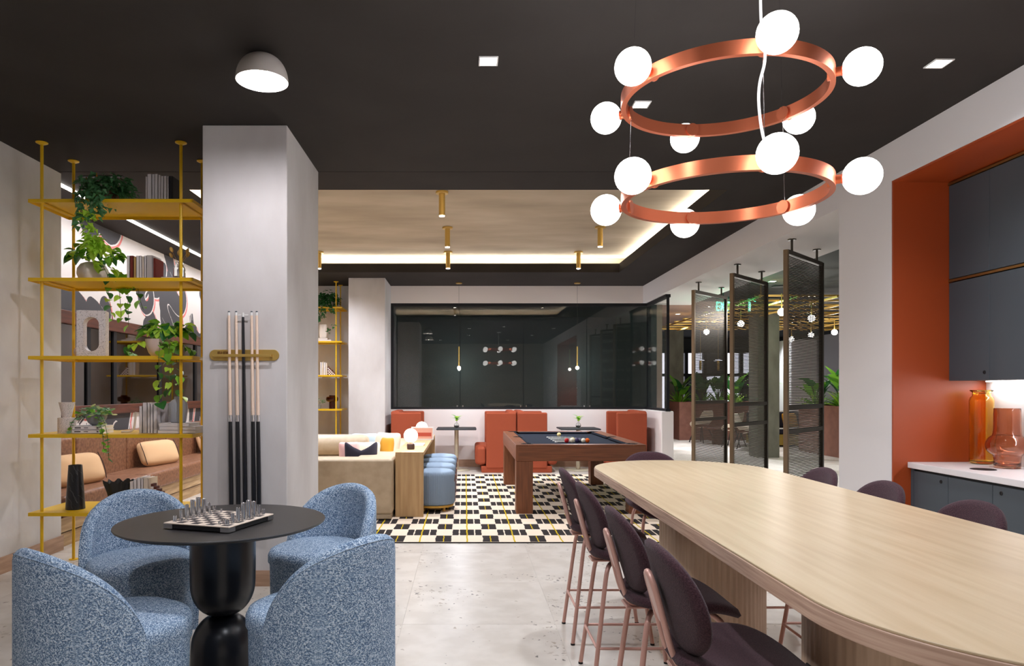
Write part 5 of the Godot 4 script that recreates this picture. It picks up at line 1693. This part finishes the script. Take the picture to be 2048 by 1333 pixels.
func holed_block(outer: PackedVector2Array, c: Vector2, a: float, b: float, depth: float) -> G:
	var g := G.new()
	var n := 48
	var inn := []
	var out := []
	for i in n:
		var t := TAU * i / n
		var ct := cos(t)
		var st := sin(t)
		# stadium hole
		inn.append(Vector2(c.x + a * ct, c.y + a * st + (b if st > 0 else -b)))
		var d := Vector2(ct, st)
		var hx := .10
		var hy := .175
		var k := minf(hx / maxf(absf(d.x), 1e-6), hy / maxf(absf(d.y), 1e-6))
		out.append(Vector2(c.x, .175) + d * k)
	var h := depth / 2
	for i in n:
		var j := (i + 1) % n
		for s in [-1.0, 1.0]:
			g.face([Vector3(out[i].x, out[i].y, h * s), Vector3(out[j].x, out[j].y, h * s), Vector3(inn[j].x, inn[j].y, h * s), Vector3(inn[i].x, inn[i].y, h * s)], Vector3(0, 0, s))
		var mo: Vector2 = (out[i] + out[j]) / 2 - Vector2(c.x, .175)
		var od := Vector3(signf(mo.x), 0, 0) if absf(mo.x) / .10 > absf(mo.y) / .175 else Vector3(0, signf(mo.y), 0)
		g.face([Vector3(out[i].x, out[i].y, -h), Vector3(out[j].x, out[j].y, -h), Vector3(out[j].x, out[j].y, h), Vector3(out[i].x, out[i].y, h)], od)
		var mi: Vector2 = c - (inn[i] + inn[j]) / 2
		g.face([Vector3(inn[i].x, inn[i].y, -h), Vector3(inn[j].x, inn[j].y, -h), Vector3(inn[j].x, inn[j].y, h), Vector3(inn[i].x, inn[i].y, h)], Vector3(mi.x, mi.y, 0))
	return g

# ---------------------------------------------------------------- lounge behind the shelf
func build_lounge() -> void:
	var mr := thing("wall_mirror", "long dark mirror in a brown wood frame on the mural wall", "mirror", P(-4.12, 0, 9.25))
	part(mr, "glass", G.new().span(Vector3(0, 1.21, -3.2), Vector3(.012, 2.06, 3.2)), M.mirror)
	part(mr, "top_rail", G.new().span(Vector3(0, 2.06, -3.24), Vector3(.05, 2.195, 3.24), .004), M.brown_wood)
	part(mr, "bottom_rail", G.new().span(Vector3(0, 1.10, -3.24), Vector3(.05, 1.21, 3.24), .004), M.brown_wood)
	for z in [-2.62, -1.38, -.14, 1.08, 1.65, 2.6]:
		part(mr, "divider", G.new().span(Vector3(.012, 1.21, z - .035), Vector3(.03, 2.06, z + .035)), M.black)
	var b := thing("banquette", "brown leather banquette on a pale wood plinth along the mural wall", "bench", P(-4.12, 0, 9.25))
	part(b, "plinth", G.new().span(Vector3(.0, .0, -3.2), Vector3(.60, .12, 3.2)).span(Vector3(.0, .135, -3.2), Vector3(.62, .26, 3.2)), M.plinth_wood)
	part(b, "plinth_gap", G.new().span(Vector3(.0, .12, -3.2), Vector3(.59, .135, 3.2)), M.black)
	for i in 4:
		var z0 := -3.2 + 1.6 * i
		part(b, "seat", G.new().rbox(Vector3(.40, .356, z0 + .8), Vector3(.52, .188, 1.592), .035), M.brown_leather)
	for i in 6:
		var z0 := -3.2 + 1.0667 * i
		part(b, "backrest", G.new().rbox(Vector3(.08, .65, z0 + .533), Vector3(.16, .50, 1.058), .03), M.brown_leather)
	for q in [[6.82, "partly behind the left wall"], [8.66, "in the middle of the brown banquette"], [10.5, "at the far end beside the column"]]:
		var c := thing("lumbar_cushion", "peach lumbar cushion with dark piping, " + q[1], "cushion", P(-3.80, .60, q[0]), PI / 2 - .22, "peach cushions on the banquette")
		var g := G.new()
		g.T = Transform3D(Basis(Vector3(1, 0, 0), deg_to_rad(90 - 22)), Vector3())
		var prof := []
		for i in 17:
			var t := -1.0 + i / 8.0
			prof.append(Vector2(1.0 - absf(t) if absf(t) > .0 else 1.0, signf(t) * .5 * sqrt(1.0 - pow(1.0 - absf(t), 2.6))))
		g.slab(.36, .16, 5.0, .15, null, 44, prof)
		part(c, "body", g, M.cushion)
		for s in [-1.0, 1.0]:
			var pg := G.new()
			pg.T = g.T
			part(c, "piping", pg.tube(bend([Vector3(s * .315, .035, -.14), Vector3(s * .327, .05, 0), Vector3(s * .315, .035, .14)], .06, 4), .004, 6), M.piping)

# ---------------------------------------------------------------- screens and the hall
func build_hall() -> void:
	var proto: Node3D = null
	var nm := ["farthest of the three, before the exit sign", "middle of the three", "nearest of the three"]
	for i in 3:
		var at := P(3.37, 0, 10.04 - 1.43 * i)
		var lab: String = "tall bronze slatted swivel screen, " + nm[i]
		if proto == null:
			proto = thing("slat_screen", lab, "screen", at, 0, "bronze slatted screens under the beam")
			proto.rotation.y = deg_to_rad(45)
			screen(proto)
		else:
			dup(proto, at, deg_to_rad(45), lab)
	# exit signs
	exit_sign(P(4.447, 2.70, 12.0), 0.0, "green EXIT sign hanging behind the farthest screen")
	exit_sign(P(4.98, 2.72, 12.2), deg_to_rad(62), "green EXIT sign seen edge-on behind the middle screen")
	# planters
	planter(P(5.87, 0, 19.06), 2.6, 1.1, "left terracotta planter box with broad-leaved plants beyond the low wall", 401, true)
	planter(P(7.57, 0, 13.2), 1.3, 2.6, "right terracotta planter box with broad-leaved plants beside the pier", 402, false)
	# brass trellis with globe bulbs
	var t := thing("ceiling_trellis", "brass ceiling trellis with glowing globe bulbs in the hall", "ceiling light", P(0, 0, 0))
	for i in 9:
		var x := 4.75 + .62 * i
		part(t, "long_bar", G.new().span(P(x - .012, 2.86, 11.2), P(x + .012, 2.89, 17.6)), M.brass)
	for i in 11:
		var z := 11.3 + .62 * i
		part(t, "cross_bar", G.new().span(P(4.7, 2.89, z - .012), P(9.8, 2.92, z + .012)), M.brass)
	for q in [[4.8, 11.3], [9.7, 11.3], [4.8, 17.5], [9.7, 17.5], [7.2, 14.4]]:
		part(t, "hanger", G.new().cyl(P(q[0], 2.92, q[1]), .008, CEIL - .014 - 2.92, 10), M.brass)
	for q in [[4.98, 10.95], [7.85, 14.8], [5.92, 11.9], [7.7, 15.5], [7.9, 16.85], [5.11, 12.9], [5.1, 14.7]]:
		part(t, "stem", G.new().cyl(P(q[0], 2.64, q[1]), .009, .25, 10), M.brass)
		part(t, "bulb", G.new().ball(P(q[0], 2.6, q[1]), .06, 20), M.bulb)
		omni(t, P(q[0], 2.6, q[1]), .5, c8(250, 244, 238), .06)
	# lounge chairs, a low table and a sofa
	for q in [[6.25, 18.3, .6, "nearest the left planter"], [6.55, 16.9, .9, "in the middle, behind the farthest screen"], [6.35, 15.9, -2.2, "seen between the two farther screens"]]:
		var c := thing("shell_chair", "cream shell lounge chair on black legs, " + q[3], "chair", P(q[0], 0, q[1]), q[2], "cream shell chairs in the hall")
		part(c, "shell", G.new().slab(.3, .30, 2.6, .04, func(p: Vector3) -> Vector3:
			var b := clampf((p.z + .02) / .28, 0.0, 1.0)
			return Vector3(p.x * (1.0 + .1 * b), p.y + .40 + .42 * b * b + .16 * pow(absf(p.x) / .3, 2.0) * (1.0 - b), p.z - .10 * b), 40), M.cream_cloth)
		part(c, "seat_pad", G.new().slab(.23, .2, 2.6, .06, func(p: Vector3) -> Vector3: return p + Vector3(0, .44, -.08), 30), M.strap)
		for sx in [-1.0, 1.0]:
			for sz in [-1.0, 1.0]:
				part(c, "leg", G.new().tube([Vector3(sx * .12, .41, sz * .1 - .04), Vector3(sx * .24, 0, sz * .22 - .02)], .014, 8), M.black)
	var sv := thing("slot_vent", "narrow dark slot vent in the lounge ceiling behind the candles", "vent", P(-3.15, CEIL - .004, 6.07))
	part(sv, "slot", G.new().box(Vector3(0, 0, 0), Vector3(.36, .006, .03)), M.black)
	var cs := thing("ceiling_speaker", "round dark ceiling speaker in the hall", "speaker", P(5.62, CEIL - .021, 12.5))
	part(cs, "disc", G.new().cyl(Vector3(), .11, .02, 32, .004), M.black)
	for q in [[6.9, 20.4, "left of the two"], [7.42, 20.4, "right of the two"]]:
		var dp := thing("dish_pendant", "small white dish pendant with a brass tube over the hall planter, " + q[2], "lamp", P(q[0], 0, q[1]), 0, "dish pendants in the hall")
		part(dp, "cord", G.new().cyl(Vector3(0, 2.27, 0), .006, CEIL - 2.27, 8), M.brass)
		part(dp, "dish", G.new().lathe([Vector2(0, 2.25), Vector2(.05, 2.25), Vector2(.12, 2.225), Vector2(.122, 2.23), Vector2(.05, 2.27), Vector2(0, 2.275)], 28, Vector3(), .3), M.window_glow)
		part(dp, "tube", G.new().cyl(Vector3(0, 1.95, 0), .035, .29, 20), M.brass)
	var lt := thing("low_table", "low dark wood table between the hall chairs", "table", P(6.45, 0, 17.65))
	part(lt, "table_top", G.new().cyl(Vector3(0, .38, 0), .4, .04, 40, .006), M.brown_wood)
	part(lt, "pedestal", G.new().cyl(Vector3(0, 0, 0), .18, .38, 28), M.brown_wood)
	var sf := thing("hall_sofa", "navy sofa with white piping on an ochre base behind the concrete column", "sofa", P(7.9, 0, 17.2))
	part(sf, "base", G.new().box(Vector3(0, .17, 0), Vector3(1.6, .26, .8), .01), mat(c8(150, 124, 50), .8))
	part(sf, "foot_rail", G.new().box(Vector3(0, .02, 0), Vector3(1.4, .04, .6)), M.black)
	part(sf, "seat", G.new().box(Vector3(0, .37, .0), Vector3(1.6, .12, .8), .03), M.navy)
	part(sf, "backrest", G.new().box(Vector3(0, .62, -.33), Vector3(1.6, .42, .14), .04), M.navy)
	part(sf, "piping", G.new().box(Vector3(0, .445, .40), Vector3(1.6, .03, .02)).box(Vector3(0, .84, -.26), Vector3(1.6, .03, .03)), M.white_paint)
	pillow("hall_pillow", "mustard pillow on the navy hall sofa", P(8.0, .62, 17.15), .22, .2, .14, 15, -18, M.gold_cloth, false)

func screen(t: Node3D) -> void:
	# local +x runs from the near-left post to the far-right post
	var x0 := -.175
	var x1 := .90
	var y0 := .10
	var y1 := 2.80
	var fr := G.new()
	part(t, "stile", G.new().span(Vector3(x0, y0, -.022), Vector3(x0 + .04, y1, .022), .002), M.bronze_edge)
	part(t, "stile", G.new().span(Vector3(x1 - .04, y0, -.022), Vector3(x1, y1, .022), .002), M.bronze)
	for y in [y0, .93, 1.18, y1 - .04]:
		part(t, "rail", G.new().span(Vector3(x0 + .04, y, -.02), Vector3(x1 - .04, y + .045, .02), .002), M.bronze)
	for x in [0.0, .735]:
		part(t, "post", G.new().cyl(Vector3(x, y1, 0), .012, 2.93 - y1, 12), M.bronze)
		part(t, "flange", G.new().cyl(Vector3(x, 2.918, 0), .042, .011, 20), M.bronze)
		part(t, "floor_pin", G.new().cyl(Vector3(x, 0, 0), .012, y0, 12), M.bronze)
	var n := 0
	var y := y0 + .05
	while y < y1 - .045:
		fr.box(Vector3((x0 + x1) / 2, y, 0), Vector3(x1 - x0 - .07, .0112, .006))
		y += .0165
	var m := part(t, "slats", fr, M.bronze)
	m.set_meta("kind", "stuff")

func exit_sign(at: Vector3, turn: float, label: String) -> void:
	var s := thing("exit_sign", label, "sign", at, turn)
	part(s, "bracket", G.new().span(Vector3(-.14, .24, -.02), Vector3(.14, .28, .02)), M.black)
	part(s, "hanger", G.new().span(Vector3(-.012, .28, -.012), Vector3(.012, CEIL - at.y, .012)), M.black)
	part(s, "panel", G.new().span(Vector3(-.14, .0, -.004), Vector3(.14, .24, .004)), M.pane)
	var f := SystemFont.new()
	f.font_names = PackedStringArray(["Droid Sans"])
	f.font_weight = 700
	var tm := TextMesh.new()
	tm.text = "EXIT"
	tm.font = f
	tm.font_size = 24
	tm.pixel_size = .0058
	tm.depth = .006
	var o := inst(s, "lettering", tm, M.exit, Transform3D(Basis().scaled(Vector3(1, 1.6, 1)), Vector3(.018, .115, .006)))
	part(s, "chevron", G.new().tube([Vector3(-.108, .145, .007), Vector3(-.13, .115, .007), Vector3(-.108, .085, .007)], .006, 6), M.exit)
	omni(s, Vector3(0, .12, .06), .30, c8(30, 240, 165), .05)

func planter(at: Vector3, w: float, d: float, label: String, seedv: int, mirror_first: bool) -> void:
	var t := thing("planter_box", label, "planter", at)
	var H := 1.045
	part(t, "box", G.new().span(Vector3(0, 0, -d), Vector3(w, H, -d + .04)).span(Vector3(0, 0, -.04), Vector3(w, H, 0)).span(Vector3(0, 0, -d + .04), Vector3(.04, H, -.04)).span(Vector3(w - .04, 0, -d + .04), Vector3(w, H, -.04)), M.planter)
	part(t, "soil", G.new().span(Vector3(.04, .9, -d + .04), Vector3(w - .04, .98, -.04)), M.soil)
	var big := leaf_mesh(.24, .44, .12)
	var low := leaf_mesh(.07, .42, .3, false)
	rng.seed = seedv
	var n := 5 if w > d else 5
	for k in n:
		var x := w * (k + .5) / n if w > d else rng.randf_range(.15, minf(w, .9))
		var z := -d * (k + .5) / n if w <= d else -rng.randf_range(.2, d - .2)
		var p := thing("broadleaf_plant", "broad-leaved green plant, %s along the %s" % [nth(k), "left planter" if w > d else "right planter"], "plant", at + Vector3(x, .98, z), 0, "broad-leaved plants in the planters")
		for j in 9:
			var a := rng.randf() * TAU
			var h := rng.randf_range(.25, .62)
			var tip := Vector3(sin(a) * .12, h, cos(a) * .12)
			part(p, "stalk", G.new().tube([Vector3(0, 0, 0), Vector3(sin(a) * .03, h * .5, cos(a) * .03), tip], .009, 6), M.stem)
			inst(p, "leaf", big, [M.leaf_dark, M.leaf_dark, M.leaf][j % 3], Transform3D(Basis(Vector3.UP, a) * Basis(Vector3(1, 0, 0), rng.randf_range(-1.35, -.5)), tip))
		for j in 24:
			var a := rng.randf() * TAU
			inst(p, "blade", low, M.leaf_light if j % 3 == 0 else M.leaf, Transform3D(Basis(Vector3.UP, a) * Basis(Vector3(1, 0, 0), rng.randf_range(-1.4, -.5)), Vector3(sin(a) * .08, .0, cos(a) * .08)))

func _ready() -> void:
	var cam := Camera3D.new()
	cam.name = "camera"
	cam.projection = Camera3D.PROJECTION_FRUSTUM
	cam.near = .05
	cam.far = 60.0
	cam.size = .05 * 1333.0 / F
	cam.frustum_offset = Vector2(.05 * 95.0 / F, .05 * -113.5 / F) * Vector2(1, -1)
	add_child(cam)
	cam.position = Vector3(0, EYE, 0)
	cam.current = true
	var we := WorldEnvironment.new()
	we.name = "environment"
	var env := Environment.new()
	env.background_mode = Environment.BG_COLOR
	env.background_color = Color(.01, .01, .012)
	env.tonemap_mode = Environment.TONE_MAPPER_LINEAR
	env.tonemap_exposure = 1.3
	env.sdfgi_enabled = true
	env.ssao_enabled = true
	env.ssil_enabled = true
	we.environment = env
	add_child(we)
	materials()
	build_lights()
	build_room()
	build_niche()
	build_counter_table()
	build_chess_corner()
	build_far_seating()
	build_lounge()
	build_shelves()
	build_hall()
